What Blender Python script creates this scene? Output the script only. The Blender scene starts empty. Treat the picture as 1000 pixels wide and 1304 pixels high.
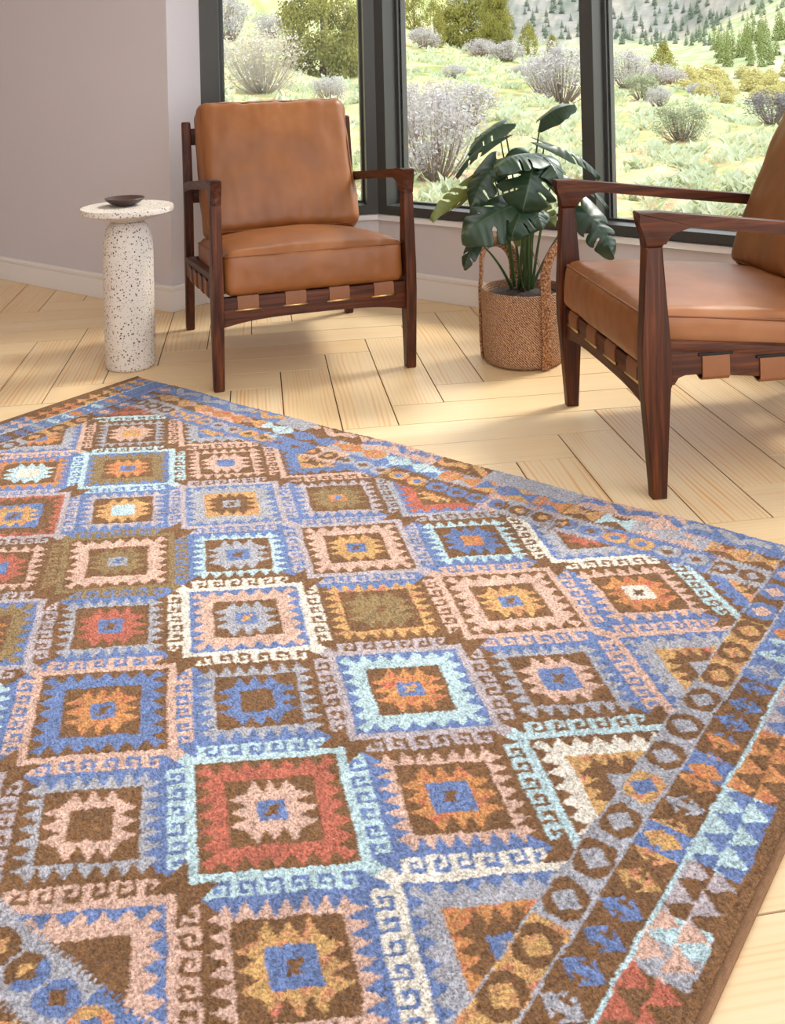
import bpy, bmesh, math, random
import numpy as np
from mathutils import Vector, Matrix, noise

random.seed(7)
rng = np.random.default_rng(11)
scene = bpy.context.scene
C = scene.collection
PI = math.pi

# ------------------------------------------------------------------ helpers
def link(o, parent=None):
    C.objects.link(o)
    if parent is not None:
        o.parent = parent
    return o

def thing(name, label, cat, loc=(0, 0, 0), rz=0.0, group=None):
    o = bpy.data.objects.new(name, None)
    o.empty_display_size = 0.1
    C.objects.link(o)
    o.location = loc
    o.rotation_euler = (0, 0, rz)
    tag(o, label, cat, group)
    return o

def tag(o, label, cat, group=None, kind=None):
    o['label'] = label
    o['category'] = cat
    if group: o['group'] = group
    if kind: o['kind'] = kind
    return o

def mesh_obj(name, verts, faces, mat, parent=None, smooth=True, sharp=None):
    me = bpy.data.meshes.new(name)
    me.from_pydata([tuple(v) for v in verts], [], [tuple(f) for f in faces])
    me.update()
    if mat is not None: me.materials.append(mat)
    if smooth:
        me.polygons.foreach_set('use_smooth', [True] * len(me.polygons))
        if sharp: me.set_sharp_from_angle(angle=math.radians(sharp))
    o = bpy.data.objects.new(name, me)
    return link(o, parent)

def bm_obj(name, bm, mat, parent=None, smooth=True, sharp=None):
    bmesh.ops.recalc_face_normals(bm, faces=bm.faces)
    me = bpy.data.meshes.new(name)
    bm.to_mesh(me); bm.free()
    if mat is not None: me.materials.append(mat)
    if smooth:
        me.polygons.foreach_set('use_smooth', [True] * len(me.polygons))
        if sharp: me.set_sharp_from_angle(angle=math.radians(sharp))
    o = bpy.data.objects.new(name, me)
    return link(o, parent)

def struct(o):
    o['kind'] = 'structure'
    return o

def bm_box(bm, lo, hi, bev=0.0, seg=2):
    vs = [bm.verts.new((x, y, z)) for z in (lo[2], hi[2]) for y in (lo[1], hi[1]) for x in (lo[0], hi[0])]
    fs = [(0, 2, 3, 1), (4, 5, 7, 6), (0, 1, 5, 4), (2, 6, 7, 3), (0, 4, 6, 2), (1, 3, 7, 5)]
    faces = [bm.faces.new([vs[i] for i in f]) for f in fs]
    if bev > 0:
        es = set(e for f in faces for e in f.edges)
        bmesh.ops.bevel(bm, geom=list(es), offset=bev, segments=seg, affect='EDGES', profile=0.5)

def box_obj(name, lo, hi, mat, parent=None, bev=0.0, seg=2):
    bm = bmesh.new(); bm_box(bm, lo, hi, bev, seg)
    return bm_obj(name, bm, mat, parent, smooth=bev > 0, sharp=40)

def bm_prism(bm, poly, axis, c0, c1, bev=0.0, seg=2):
    """poly: 2D outline; axis 'x': poly is (y,z); 'y': (x,z); 'z': (x,y); extruded c0..c1"""
    def p3(a, b, c):
        return {'x': (c, a, b), 'y': (a, c, b), 'z': (a, b, c)}[axis]
    v0 = [bm.verts.new(p3(a, b, c0)) for a, b in poly]
    v1 = [bm.verts.new(p3(a, b, c1)) for a, b in poly]
    n = len(poly)
    f0 = bm.faces.new(v0); f1 = bm.faces.new(list(reversed(v1)))
    for i in range(n):
        j = (i + 1) % n
        bm.faces.new([v0[i], v1[i], v1[j], v0[j]])
    if bev > 0:
        es = list(set(list(f0.edges) + list(f1.edges)))
        bmesh.ops.bevel(bm, geom=es, offset=bev, segments=seg, affect='EDGES', profile=0.5)

def prism_obj(name, poly, axis, c0, c1, mat, parent=None, bev=0.0, seg=2):
    bm = bmesh.new(); bm_prism(bm, poly, axis, c0, c1, bev, seg)
    return bm_obj(name, bm, mat, parent, smooth=True, sharp=35)

def tube_geo(pts, r, n=8, closed=False, flat=None):
    """swept tube; r number or list; flat=(w,h) rectangular-ish strip"""
    P = [Vector(p) for p in pts]
    m = len(P)
    verts = []; faces = []
    up = Vector((0, 0, 1))
    prev = None
    for i in range(m):
        if closed:
            t = (P[(i + 1) % m] - P[i - 1]).normalized()
        else:
            t = (P[min(i + 1, m - 1)] - P[max(i - 1, 0)]).normalized()
        if prev is None:
            a = t.cross(up)
            if a.length < 1e-3: a = t.cross(Vector((1, 0, 0)))
            a.normalize()
        else:
            a = (prev - t * prev.dot(t)).normalized()
        prev = a
        b = t.cross(a)
        rr = r[i] if hasattr(r, '__len__') else r
        for k in range(n):
            th = 2 * PI * k / n
            verts.append(P[i] + a * (rr * math.cos(th)) + b * (rr * math.sin(th)))
    segs = m if closed else m - 1
    for i in range(segs):
        for k in range(n):
            i2 = (i + 1) % m
            faces.append((i * n + k, i * n + (k + 1) % n, i2 * n + (k + 1) % n, i2 * n + k))
    if not closed:
        faces.append(tuple(reversed(range(n))))
        faces.append(tuple(range((m - 1) * n, m * n)))
    return verts, faces

def strip_geo(pts, side, half_w, th):
    """band of rectangular section swept along pts; side = constant width direction"""
    P = [Vector(p) for p in pts]; s = Vector(side).normalized()
    verts = []; faces = []
    m = len(P)
    for i in range(m):
        t = (P[min(i + 1, m - 1)] - P[max(i - 1, 0)]).normalized()
        nrm = t.cross(s).normalized()
        for a, b in ((-1, -1), (1, -1), (1, 1), (-1, 1)):
            verts.append(P[i] + s * (half_w * a) + nrm * (th / 2 * b))
    for i in range(m - 1):
        for k in range(4):
            faces.append((i * 4 + k, i * 4 + (k + 1) % 4, i * 4 + 4 + (k + 1) % 4, i * 4 + 4 + k))
    faces.append((3, 2, 1, 0)); faces.append(tuple(range((m - 1) * 4, m * 4)))
    return verts, faces

def join_geo(*gs):
    V = []; F = []
    for v, f in gs:
        o = len(V); V += list(v); F += [tuple(i + o for i in q) for q in f]
    return V, F

def lathe_geo(profile, n=64):
    V = []; F = []
    for r, z in profile:
        for k in range(n):
            th = 2 * PI * k / n
            V.append((r * math.cos(th), r * math.sin(th), z))
    for i in range(len(profile) - 1):
        for k in range(n):
            F.append((i * n + k, i * n + (k + 1) % n, (i + 1) * n + (k + 1) % n, (i + 1) * n + k))
    if profile[0][0] > 1e-4: F.append(tuple(reversed(range(n))))
    if profile[-1][0] > 1e-4: F.append(tuple(range((len(profile) - 1) * n, len(profile) * n)))
    return V, F

# ------------------------------------------------------------------ materials
def lin(c):
    return tuple(((x / 255) / 12.92 if x / 255 <= 0.04045 else ((x / 255 + 0.055) / 1.055) ** 2.4) for x in c)

class NT:
    def __init__(self, name):
        self.m = bpy.data.materials.new(name); self.m.use_nodes = True
        self.t = self.m.node_tree; self.n = self.t.nodes
        self.b = self.n['Principled BSDF']
    def add(self, typ, **kw):
        x = self.n.new(typ)
        for k, v in kw.items():
            if k in x.inputs: x.inputs[k].default_value = v
            else: setattr(x, k, v)
        return x
    def l(self, a, b): self.t.links.new(a, b)
    def coord(self, kind='Object', scale=(1, 1, 1), rot=(0, 0, 0)):
        tc = self.add('ShaderNodeTexCoord'); mp = self.add('ShaderNodeMapping')
        mp.inputs['Scale'].default_value = scale; mp.inputs['Rotation'].default_value = rot
        self.l(tc.outputs[kind], mp.inputs['Vector']); return mp.outputs['Vector']
    def noise(self, vec, scale, detail=3, rough=0.5, dist=0.0):
        x = self.add('ShaderNodeTexNoise'); x.inputs['Scale'].default_value = scale
        x.inputs['Detail'].default_value = detail; x.inputs['Roughness'].default_value = rough
        x.inputs['Distortion'].default_value = dist
        if vec is not None: self.l(vec, x.inputs['Vector'])
        return x.outputs['Fac']
    def ramp(self, fac, stops, interp='LINEAR'):
        r = self.add('ShaderNodeValToRGB'); r.color_ramp.interpolation = interp
        e = r.color_ramp.elements
        while len(e) < len(stops): e.new(0.5)
        for i, (p, c) in enumerate(stops):
            e[i].position = p; e[i].color = (*c, 1) if len(c) == 3 else c
        self.l(fac, r.inputs['Fac']); return r.outputs['Color']
    def mix(self, fac, a, b, mode='MIX'):
        x = self.add('ShaderNodeMix'); x.data_type = 'RGBA'; x.blend_type = mode
        for i, v in ((0, fac), (6, a), (7, b)):
            if isinstance(v, (int, float)): x.inputs[i].default_value = v
            elif isinstance(v, tuple): x.inputs[i].default_value = (*v, 1) if len(v) == 3 else v
            else: self.l(v, x.inputs[i])
        return x.outputs[2]
    def bump(self, h, strength, dist):
        x = self.add('ShaderNodeBump'); x.inputs['Strength'].default_value = strength
        x.inputs['Distance'].default_value = dist; self.l(h, x.inputs['Height'])
        self.l(x.outputs['Normal'], self.b.inputs['Normal'])
    def col(self, c):
        if isinstance(c, tuple): self.b.inputs['Base Color'].default_value = (*c, 1)
        else: self.l(c, self.b.inputs['Base Color'])
    def rough(self, v): self.b.inputs['Roughness'].default_value = v

def mat_plaster(name, c):
    t = NT(name); v = t.coord(); n = t.noise(v, 160, 3, 0.6); n2 = t.noise(v, 3, 2)
    t.col(t.mix(n2, lin(c), tuple(x * 0.96 for x in lin(c))))
    t.bump(n, 0.25, 0.002); t.rough(0.85); return t.m

def mat_paint(name, c, r=0.5):
    t = NT(name); v = t.coord(); n = t.noise(v, 8, 2)
    t.col(t.mix(n, lin(c), tuple(x * 0.97 for x in lin(c)))); t.rough(r); return t.m

def mat_frame():
    t = NT('dark_window_metal'); v = t.coord(); n = t.noise(v, 300, 2)
    t.col(t.mix(n, lin((58, 57, 55)), lin((66, 66, 63)))); t.bump(n, 0.1, 0.0005); t.rough(0.45)
    t.b.inputs['Metallic'].default_value = 0.0; return t.m

def mat_glass():
    m = bpy.data.materials.new('window_glass'); m.use_nodes = True; t = m.node_tree
    t.nodes.clear()
    o = t.nodes.new('ShaderNodeOutputMaterial'); mx = t.nodes.new('ShaderNodeMixShader')
    tr = t.nodes.new('ShaderNodeBsdfTransparent'); gl = t.nodes.new('ShaderNodeBsdfGlossy')
    tr.inputs['Color'].default_value = (0.975, 0.985, 0.98, 1); gl.inputs['Roughness'].default_value = 0.0
    fr = t.nodes.new('ShaderNodeFresnel'); fr.inputs['IOR'].default_value = 1.2
    t.links.new(fr.outputs[0], mx.inputs[0]); t.links.new(tr.outputs[0], mx.inputs[1]); t.links.new(gl.outputs[0], mx.inputs[2])
    t.links.new(mx.outputs[0], o.inputs['Surface']); return m

def mat_floor():
    t = NT('pine_plank')
    uv = t.add('ShaderNodeUVMap'); uv.uv_map = 'UVMap'
    at = t.add('ShaderNodeAttribute'); at.attribute_name = 'plank'
    # grain lines: bands across the plank width, slightly wavy and stretched along the length
    mp = t.add('ShaderNodeMapping'); mp.inputs['Scale'].default_value = (0.9, 1, 1)
    t.l(uv.outputs['UV'], mp.inputs['Vector'])
    mpn = t.add('ShaderNodeMapping'); mpn.inputs['Scale'].default_value = (1.4, 9, 1); t.l(uv.outputs['UV'], mpn.inputs['Vector'])
    warp = t.noise(mpn.outputs['Vector'], 1.0, 2, 0.5)
    sep = t.add('ShaderNodeSeparateXYZ'); t.l(uv.outputs['UV'], sep.inputs['Vector'])
    def math_(op, a, b):
        x = t.add('ShaderNodeMath'); x.operation = op
        for i, v in ((0, a), (1, b)):
            if isinstance(v, (int, float)): x.inputs[i].default_value = v
            else: t.l(v, x.inputs[i])
        return x.outputs[0]
    sepc = t.add('ShaderNodeSeparateColor'); t.l(at.outputs['Color'], sepc.inputs['Color'])
    freq = math_('ADD', math_('MULTIPLY', sepc.outputs['Green'], 240.0), 360.0)
    ph = math_('ADD', math_('MULTIPLY', sep.outputs['Y'], freq), math_('MULTIPLY', warp, 20.0))
    s = math_('SINE', ph, 0.0)
    line = t.ramp(math_('ADD', math_('MULTIPLY', s, 0.5), 0.5), [(0.40, (0, 0, 0)), (1.0, (1, 1, 1))])
    mpf = t.add('ShaderNodeMapping'); mpf.inputs['Scale'].default_value = (6, 260, 1); t.l(uv.outputs['UV'], mpf.inputs['Vector'])
    fine = t.noise(mpf.outputs['Vector'], 1.0, 3, 0.6)
    mpb = t.add('ShaderNodeMapping'); mpb.inputs['Scale'].default_value = (1.6, 14, 1); t.l(uv.outputs['UV'], mpb.inputs['Vector'])
    broad = t.noise(mpb.outputs['Vector'], 1.0, 2, 0.5)
    base = t.mix(sepc.outputs['Red'], lin((242, 216, 174)), lin((247, 228, 194)))
    base = t.mix(broad, base, lin((238, 204, 154)))
    amt = math_('MULTIPLY', line, math_('MULTIPLY', sepc.outputs['Blue'], 0.95))
    amt = math_('MULTIPLY', amt, math_('ADD', math_('MULTIPLY', broad, 0.9), 0.15))
    mpm = t.add('ShaderNodeMapping'); mpm.inputs['Scale'].default_value = (2.2, 48, 1); t.l(uv.outputs['UV'], mpm.inputs['Vector'])
    modn = t.noise(mpm.outputs['Vector'], 1.0, 2, 0.5)
    amt = math_('MULTIPLY', amt, t.ramp(modn, [(0.36, (.12, .12, .12)), (0.62, (1.25, 1.25, 1.25))]))
    c = t.mix(amt, base, lin((226, 152, 68)))
    c = t.mix(math_('MULTIPLY', fine, 0.14), c, lin((206, 162, 106)))
    t.col(c); t.bump(fine, 0.08, 0.0006)
    t.rough(0.42); t.b.inputs['Specular IOR Level'].default_value = 0.35
    return t.m

def mat_wood(name='walnut', axis=2):
    t = NT(name)
    sc = [70, 70, 70]; sc[axis] = 3.0
    v = t.coord('Object', tuple(sc)); n = t.noise(v, 1.0, 4, 0.6, 0.6)
    sc2 = [260, 260, 260]; sc2[axis] = 9.0
    v2 = t.coord('Object', tuple(sc2)); n2 = t.noise(v2, 1.0, 2, 0.6)
    c = t.ramp(n, [(0.28, lin((38, 17, 8))), (0.5, lin((76, 36, 17))), (0.72, lin((114, 60, 30)))])
    c = t.mix(t.ramp(n2, [(0.55, (0, 0, 0)), (0.7, (0.6, 0.6, 0.6))]), c, lin((36, 18, 12)))
    t.col(c); t.bump(n2, 0.15, 0.0005); t.rough(0.48); t.b.inputs['Specular IOR Level'].default_value = 0.28; return t.m

def mat_leather():
    t = NT('tan_leather'); v = t.coord()
    n = t.noise(v, 5, 3, 0.6); n2 = t.noise(v, 420, 2, 0.6); n3 = t.noise(v, 26, 3, 0.6)
    vo = t.add('ShaderNodeTexVoronoi'); vo.inputs['Scale'].default_value = 520; t.l(v, vo.inputs['Vector'])
    c = t.ramp(n, [(0.3, lin((129, 77, 37))), (0.55, lin((143, 86, 43))), (0.75, lin((156, 98, 51)))])
    t.col(c)
    h = t.mix(0.5, vo.outputs['Distance'], n2); h = t.mix(0.35, h, n3)
    t.bump(h, 0.22, 0.0016); t.rough(0.42); t.b.inputs['Specular IOR Level'].default_value = 0.45; return t.m

def mat_strap():
    t = NT('tan_strap'); v = t.coord(); n = t.noise(v, 300, 2); n1 = t.noise(v, 20, 2)
    t.col(t.mix(n1, lin((122, 72, 38)), lin((140, 86, 48)))); t.bump(n, 0.2, 0.0006); t.rough(0.55); return t.m

def mat_brass():
    t = NT('brass'); v = t.coord(); n = t.noise(v, 60, 2)
    t.col(t.mix(n, lin((214, 180, 120)), lin((226, 196, 140)))); t.b.inputs['Metallic'].default_value = 1.0; t.rough(0.3); return t.m

def mat_terrazzo():
    t = NT('terrazzo'); v = t.coord()
    def chips(scale, thr, rnd):
        vo = t.add('ShaderNodeTexVoronoi'); vo.inputs['Scale'].default_value = scale; t.l(v, vo.inputs['Vector'])
        nz = t.add('ShaderNodeMapping'); nz.inputs['Scale'].default_value = (1, 1, 1.3); t.l(v, nz.inputs['Vector'])
        d = t.ramp(vo.outputs['Distance'], [(thr, (1, 1, 1)), (thr + 0.06, (0, 0, 0))])
        sp = t.add('ShaderNodeSeparateColor'); t.l(vo.outputs['Color'], sp.inputs['Color'])
        k = t.ramp(sp.outputs['Red'], [(rnd, (0, 0, 0)), (rnd + 0.02, (1, 1, 1))])
        return t.mix(1.0, d, k, 'MULTIPLY'), sp.outputs['Green']
    a, ga = chips(118, 0.28, 0.50); b, gb = chips(215, 0.26, 0.55); e, ge = chips(70, 0.16, 0.62)
    n = t.noise(v, 12, 3)
    c = t.mix(n, lin((226, 216, 206)), lin((212, 201, 190)))
    c = t.mix(e, c, lin((190, 178, 168)))
    c = t.mix(b, c, t.mix(gb, lin((70, 66, 66)), lin((170, 158, 148))))
    c = t.mix(a, c, t.mix(ga, lin((38, 36, 38)), lin((130, 118, 112))))
    t.col(c); t.bump(t.noise(v, 500, 2), 0.1, 0.0005); t.rough(0.6); return t.m

def mat_dish():
    t = NT('dark_bronze_dish'); v = t.coord(); n = t.noise(v, 60, 3)
    t.col(t.mix(n, lin((58, 42, 38)), lin((78, 58, 52)))); t.rough(0.38); return t.m

def mat_wicker():
    t = NT('woven_seagrass'); v = t.coord('UV', (1, 1, 1))
    wv = t.add('ShaderNodeTexWave'); wv.wave_type = 'BANDS'; wv.bands_direction = 'DIAGONAL'
    wv.inputs['Scale'].default_value = 26; wv.inputs['Distortion'].default_value = 5; wv.inputs['Detail'].default_value = 3; wv.inputs['Detail Scale'].default_value = 2
    t.l(v, wv.inputs['Vector'])
    o = t.coord('Object'); mp = t.coord('Object', (130, 130, 210)); n = t.noise(mp, 1.0, 2, 0.7)
    br = t.add('ShaderNodeTexWave'); br.bands_direction = 'Z'; br.inputs['Scale'].default_value = 42; br.inputs['Distortion'].default_value = 1.5
    t.l(o, br.inputs['Vector'])
    f = t.mix(0.55, wv.outputs['Color'], n)
    c = t.ramp(f, [(0.25, lin((92, 60, 44))), (0.45, lin((154, 108, 80))), (0.62, lin((190, 146, 112))), (0.8, lin((222, 186, 150)))])
    t.col(c); h = t.mix(0.5, f, br.outputs['Color']); t.bump(h, 0.8, 0.004); t.rough(0.9); return t.m

def mat_handle():
    t = NT('braided_rope'); v = t.coord('Object', (170, 170, 170)); n = t.noise(v, 1.0, 2, 0.7)
    c = t.ramp(n, [(0.32, lin((70, 42, 28))), (0.48, lin((150, 98, 64))), (0.62, lin((196, 150, 112))), (0.75, lin((224, 190, 152)))])
    t.col(c); t.bump(n, 0.8, 0.004); t.rough(0.9); return t.m

def mat_soil():
    t = NT('potting_soil'); v = t.coord(); n = t.noise(v, 90, 4, 0.7); n2 = t.noise(v, 30, 3)
    t.col(t.ramp(n, [(0.3, lin((30, 22, 20))), (0.55, lin((70, 54, 48))), (0.75, lin((120, 100, 90)))])); t.bump(n2, 1.0, 0.01); t.rough(0.95); return t.m

def mat_leaf(name, a, b, vein, rough=0.32):
    t = NT(name)
    uv = t.add('ShaderNodeUVMap'); uv.uv_map = 'UVMap'
    sep = t.add('ShaderNodeSeparateXYZ'); t.l(uv.outputs['UV'], sep.inputs['Vector'])
    v = t.coord(); n = t.noise(v, 30, 3)
    c = t.mix(n, lin(a), lin(b))
    ab = t.add('ShaderNodeMath'); ab.operation = 'ABSOLUTE'; t.l(sep.outputs['X'], ab.inputs[0])
    k = t.ramp(ab.outputs[0], [(0.0, (0.8, 0.8, 0.8)), (0.05, (0, 0, 0))])
    c = t.mix(k, c, lin(vein)); t.col(c)
    # ribbing along side veins
    w = t.add('ShaderNodeMath'); w.operation = 'MULTIPLY_ADD'
    t.l(sep.outputs['Y'], w.inputs[0]); w.inputs[1].default_value = 60
    t.l(ab.outputs[0], w.inputs[2])
    s = t.add('ShaderNodeMath'); s.operation = 'SINE'; t.l(w.outputs[0], s.inputs[0])
    t.bump(s.outputs[0], 0.15, 0.002)
    t.rough(rough); t.b.inputs['Specular IOR Level'].default_value = 0.5
    t.b.inputs['Subsurface Weight'].default_value = 0.0
    return t.m

def mat_simple(name, a, b, scale=20, r=0.8, bump=0.0, trans=0.0, attr=False):
    t = NT(name); v = t.coord(); n = t.noise(v, scale, 3)
    c = t.mix(n, lin(a), lin(b))
    if attr:
        at = t.add('ShaderNodeAttribute'); at.attribute_name = 'Col'
        c = t.mix(1.0, c, at.outputs['Color'], 'MULTIPLY')
    t.col(c)
    if bump: t.bump(n, bump, 0.01)
    t.rough(r)
    if trans:
        # thin foliage: let some light through
        tl = t.add('ShaderNodeBsdfTranslucent'); mx = t.add('ShaderNodeMixShader'); mx.inputs[0].default_value = trans
        if isinstance(c, tuple): tl.inputs['Color'].default_value = (*c, 1)
        else: t.l(c, tl.inputs['Color'])
        out = [x for x in t.n if x.type == 'OUTPUT_MATERIAL'][0]
        t.l(t.b.outputs[0], mx.inputs[1]); t.l(tl.outputs[0], mx.inputs[2]); t.l(mx.outputs[0], out.inputs['Surface'])
    return t.m

M = dict(
    wall=mat_plaster('wall_plaster', (214, 207, 211)), white=mat_paint('white_trim_paint', (242, 240, 240)),
    base=mat_paint('baseboard_paint', (238, 231, 225)), ceil=mat_plaster('ceiling_plaster', (235, 233, 230)), frame=mat_frame(), glass=mat_glass(), floor=mat_floor(),
    gap=mat_paint('plank_gap', (84, 54, 30), 0.9),
    wood=mat_wood('walnut_upright', 2), woody=mat_wood('walnut_lengthwise', 1), woodx=mat_wood('walnut_crosswise', 0),
    leather=mat_leather(), strap=mat_strap(), brass=mat_brass(), terrazzo=mat_terrazzo(), dish=mat_dish(),
    wicker=mat_wicker(), handle=mat_handle(), soil=mat_soil(),
    slot=mat_paint('painted_slot_shade', (26, 14, 10), 0.8),
    piping=mat_paint('leather_seam', (128, 74, 38), 0.6),
    leaf=mat_leaf('monstera_leaf', (30, 52, 34), (44, 66, 42), (74, 96, 62)),
    leaf2=mat_leaf('monstera_leaf_underside', (92, 104, 42), (116, 122, 56), (140, 146, 84), 0.5),
    stem=mat_simple('monstera_stem', (52, 78, 40), (78, 104, 58), 20, 0.5),
    root=mat_simple('aerial_root', (92, 70, 48), (120, 92, 66), 60, 0.8),
)
LEAVES = [[[-1.545, 2.798, 0.761], [-1.445, 2.835, 0.808], 0.05, [0.13, -0.52, 0.83], 0, 0, [-1.654, 2.86, 0.215]],
 [[-1.628, 2.712, 0.752], [-1.705, 2.619, 0.662], 0.04, [0.08, -0.62, 0.83], 2, 0, [-1.635, 2.846, 0.215]],
 [[-1.623, 2.679, 0.71], [-1.709, 2.554, 0.601], 0.03, [-0.25, -0.33, 0.91], 2, 0, [-1.674, 2.874, 0.215]],
 [[-1.502, 2.681, 0.657], [-1.496, 2.586, 0.505], 0.1, [0.54, -0.74, 0.4], 2, 0, [-1.635, 2.871, 0.215]],
 [[-1.512, 2.699, 0.662], [-1.542, 2.528, 0.64], 0.07, [0.1, -0.3, 0.92], 2, 0, [-1.683, 2.869, 0.215]],
 [[-1.514, 2.722, 0.664], [-1.422, 2.677, 0.595], 0.062, [0.58, -0.2, 0.78], 2, 0, [-1.631, 2.886, 0.215]],
 [[-1.537, 2.805, 0.686], [-1.406, 2.925, 0.573], 0.035, [0.41, -0.13, 0.92], 2, 0, [-1.641, 2.92, 0.215]],
 [[-1.514, 2.648, 0.523], [-1.631, 2.462, 0.443], 0.098, [0.29, -0.56, 0.78], 2, 0, [-1.663, 2.829, 0.215]],
 [[-1.518, 2.645, 0.518], [-1.502, 2.532, 0.443], 0.06, [0.36, -0.66, 0.64], 2, 0, [-1.63, 2.823, 0.215]],
 [[-1.515, 2.659, 0.521], [-1.45, 2.62, 0.457], 0.042, [0.55, -0.41, 0.73], 2, 0, [-1.617, 2.83, 0.215]],
 [[-1.643, 2.689, 0.643], [-1.673, 2.581, 0.504], 0.056, [0.16, -0.81, 0.54], 2, 0, [-1.703, 2.884, 0.215]],
 [[-1.666, 2.71, 0.581], [-1.795, 2.553, 0.453], 0.046, [0.59, -0.46, -0.51], 3, 1, [-1.704, 2.87, 0.215]],
 [[-1.661, 2.589, 0.406], [-1.683, 2.548, 0.321], 0.026, [0.15, -0.88, 0.44], 1, 0, [-1.694, 2.837, 0.215]],
 [[-1.504, 2.977, 0.47], [-1.393, 2.985, 0.308], 0.058, [0.55, -0.59, 0.54], 2, 0, [-1.628, 2.928, 0.215]],
 [[-1.543, 2.874, 0.587], [-1.421, 3.013, 0.463], 0.028, [0.37, -0.16, 0.92], 2, 0, [-1.624, 2.904, 0.215]],
 [[-1.572, 2.816, 0.482], [-1.533, 2.857, 0.417], 0.034, [0.66, -0.39, -0.47], 2, 1, [-1.647, 2.903, 0.215]],
 [[-1.603, 2.817, 0.455], [-1.618, 2.769, 0.361], 0.042, [0.47, -0.64, -0.46], 2, 1, [-1.668, 2.904, 0.215]]]
SHRUBS = [[[-6.732, 6.843, 0.66], 0.58, 0.78, "b", "large pale bare-branched sagebrush behind the armchair with the frontmost left window"],
 [[-11.753, 11.22, 1.281], 0.72, 0.65, "s", "pale sagebrush high on the slope at the left edge of the left window"],
 [[-11.922, 12.336, 1.336], 0.4, 0.53, "s", ""],
 [[-9.694, 9.01, 0.893], 0.3, 0.3, "s", ""],
 [[-7.211, 8.352, 0.508], 0.26, 0.34, "s", ""],
 [[-4.695, 6.726, -0.057], 0.71, 0.7, "s", "big lilac-grey sagebrush at the bottom left of the middle window"],
 [[-6.08, 9.183, 0.159], 0.5, 0.77, "s", "grey sagebrush just above the biggest bush in the middle window"],
 [[-5.887, 8.084, 0.126], 0.56, 0.4, "s", "grey sagebrush against the left frame of the middle window"],
 [[-12.747, 17.934, 1.126], 0.44, 0.68, "s", ""],
 [[-14.456, 21.641, 1.42], 0.36, 0.69, "s", ""],
 [[-12.857, 20.335, 0.923], 0.41, 0.67, "s", ""],
 [[-12.333, 20.719, 0.796], 0.45, 0.86, "s", ""],
 [[-14.034, 24.433, 0.931], 0.39, 0.65, "s", ""],
 [[-6.592, 12.529, 0.263], 0.78, 0.89, "s", "tall grey sagebrush against the right frame of the middle window"],
 [[-7.78, 14.137, 0.343], 0.55, 0.55, "s", ""],
 [[-7.929, 17.75, 0.276], 0.68, 0.74, "s", "pale sagebrush against the left frame of the right window"],
 [[-6.907, 16.019, 0.132], 0.45, 0.58, "g", "light green sagebrush below the lone juniper's left"],
 [[-8.656, 20.938, 0.22], 0.44, 0.68, "s", ""],
 [[-9.142, 23.062, 0.143], 0.37, 0.63, "s", ""],
 [[-6.674, 16.19, 0.033], 0.32, 0.4, "s", ""],
 [[-4.884, 12.542, -0.208], 0.49, 0.67, "g", "round grey-green sagebrush alone in the middle of the right window's meadow"],
 [[-8.637, 23.433, -0.17], 0.34, 0.67, "s", ""],
 [[-5.438, 18.338, -0.391], 0.59, 0.98, "d", "dark purple-grey sagebrush beside the right armchair's back cushion"]]
JUNIPERS = [[[-13.202, 15.119, 0.599], 2.33, 1.79, "big olive-green juniper filling the upper right of the left window"],
 [[-21.675, 33.71, 1.086], 2.99, 2.86, "largest juniper at the top of the middle window"],
 [[-22.958, 37.73, 1.208], 3.01, 1.57, "juniper against the right side of the largest one"],
 [[-26.26, 37.787, 2.215], 2.15, 1.22, "dark juniper left of the largest one in the middle window"],
 [[-21.117, 29.157, 1.849], 1.68, 0.84, "yellow-green juniper against the middle window's left frame"],
 [[-24.798, 43.823, 1.553], 1.75, 1.21, "short rounded juniper in the middle window, first right of the big pair"],
 [[-24.786, 46.313, 1.264], 1.62, 0.89, "small pointed juniper, second right of the big pair in the middle window"],
 [[-25.426, 49.565, 1.129], 1.11, 0.56, "smallest pointed juniper beside the middle window's right frame"],
 [[-16.336, 40.111, -0.239], 1.57, 1.31, "lone rounded juniper on the crest in the right window"],
 [[-22.885, 51.431, 0.67], 0.86, 1.11, "juniper top peeking over the pale sagebrush in the right window"],
 [[-21.595, 46.175, 0.332], 1.17, 0.54, "juniper cut off by the left frame of the right window"]]
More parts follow.
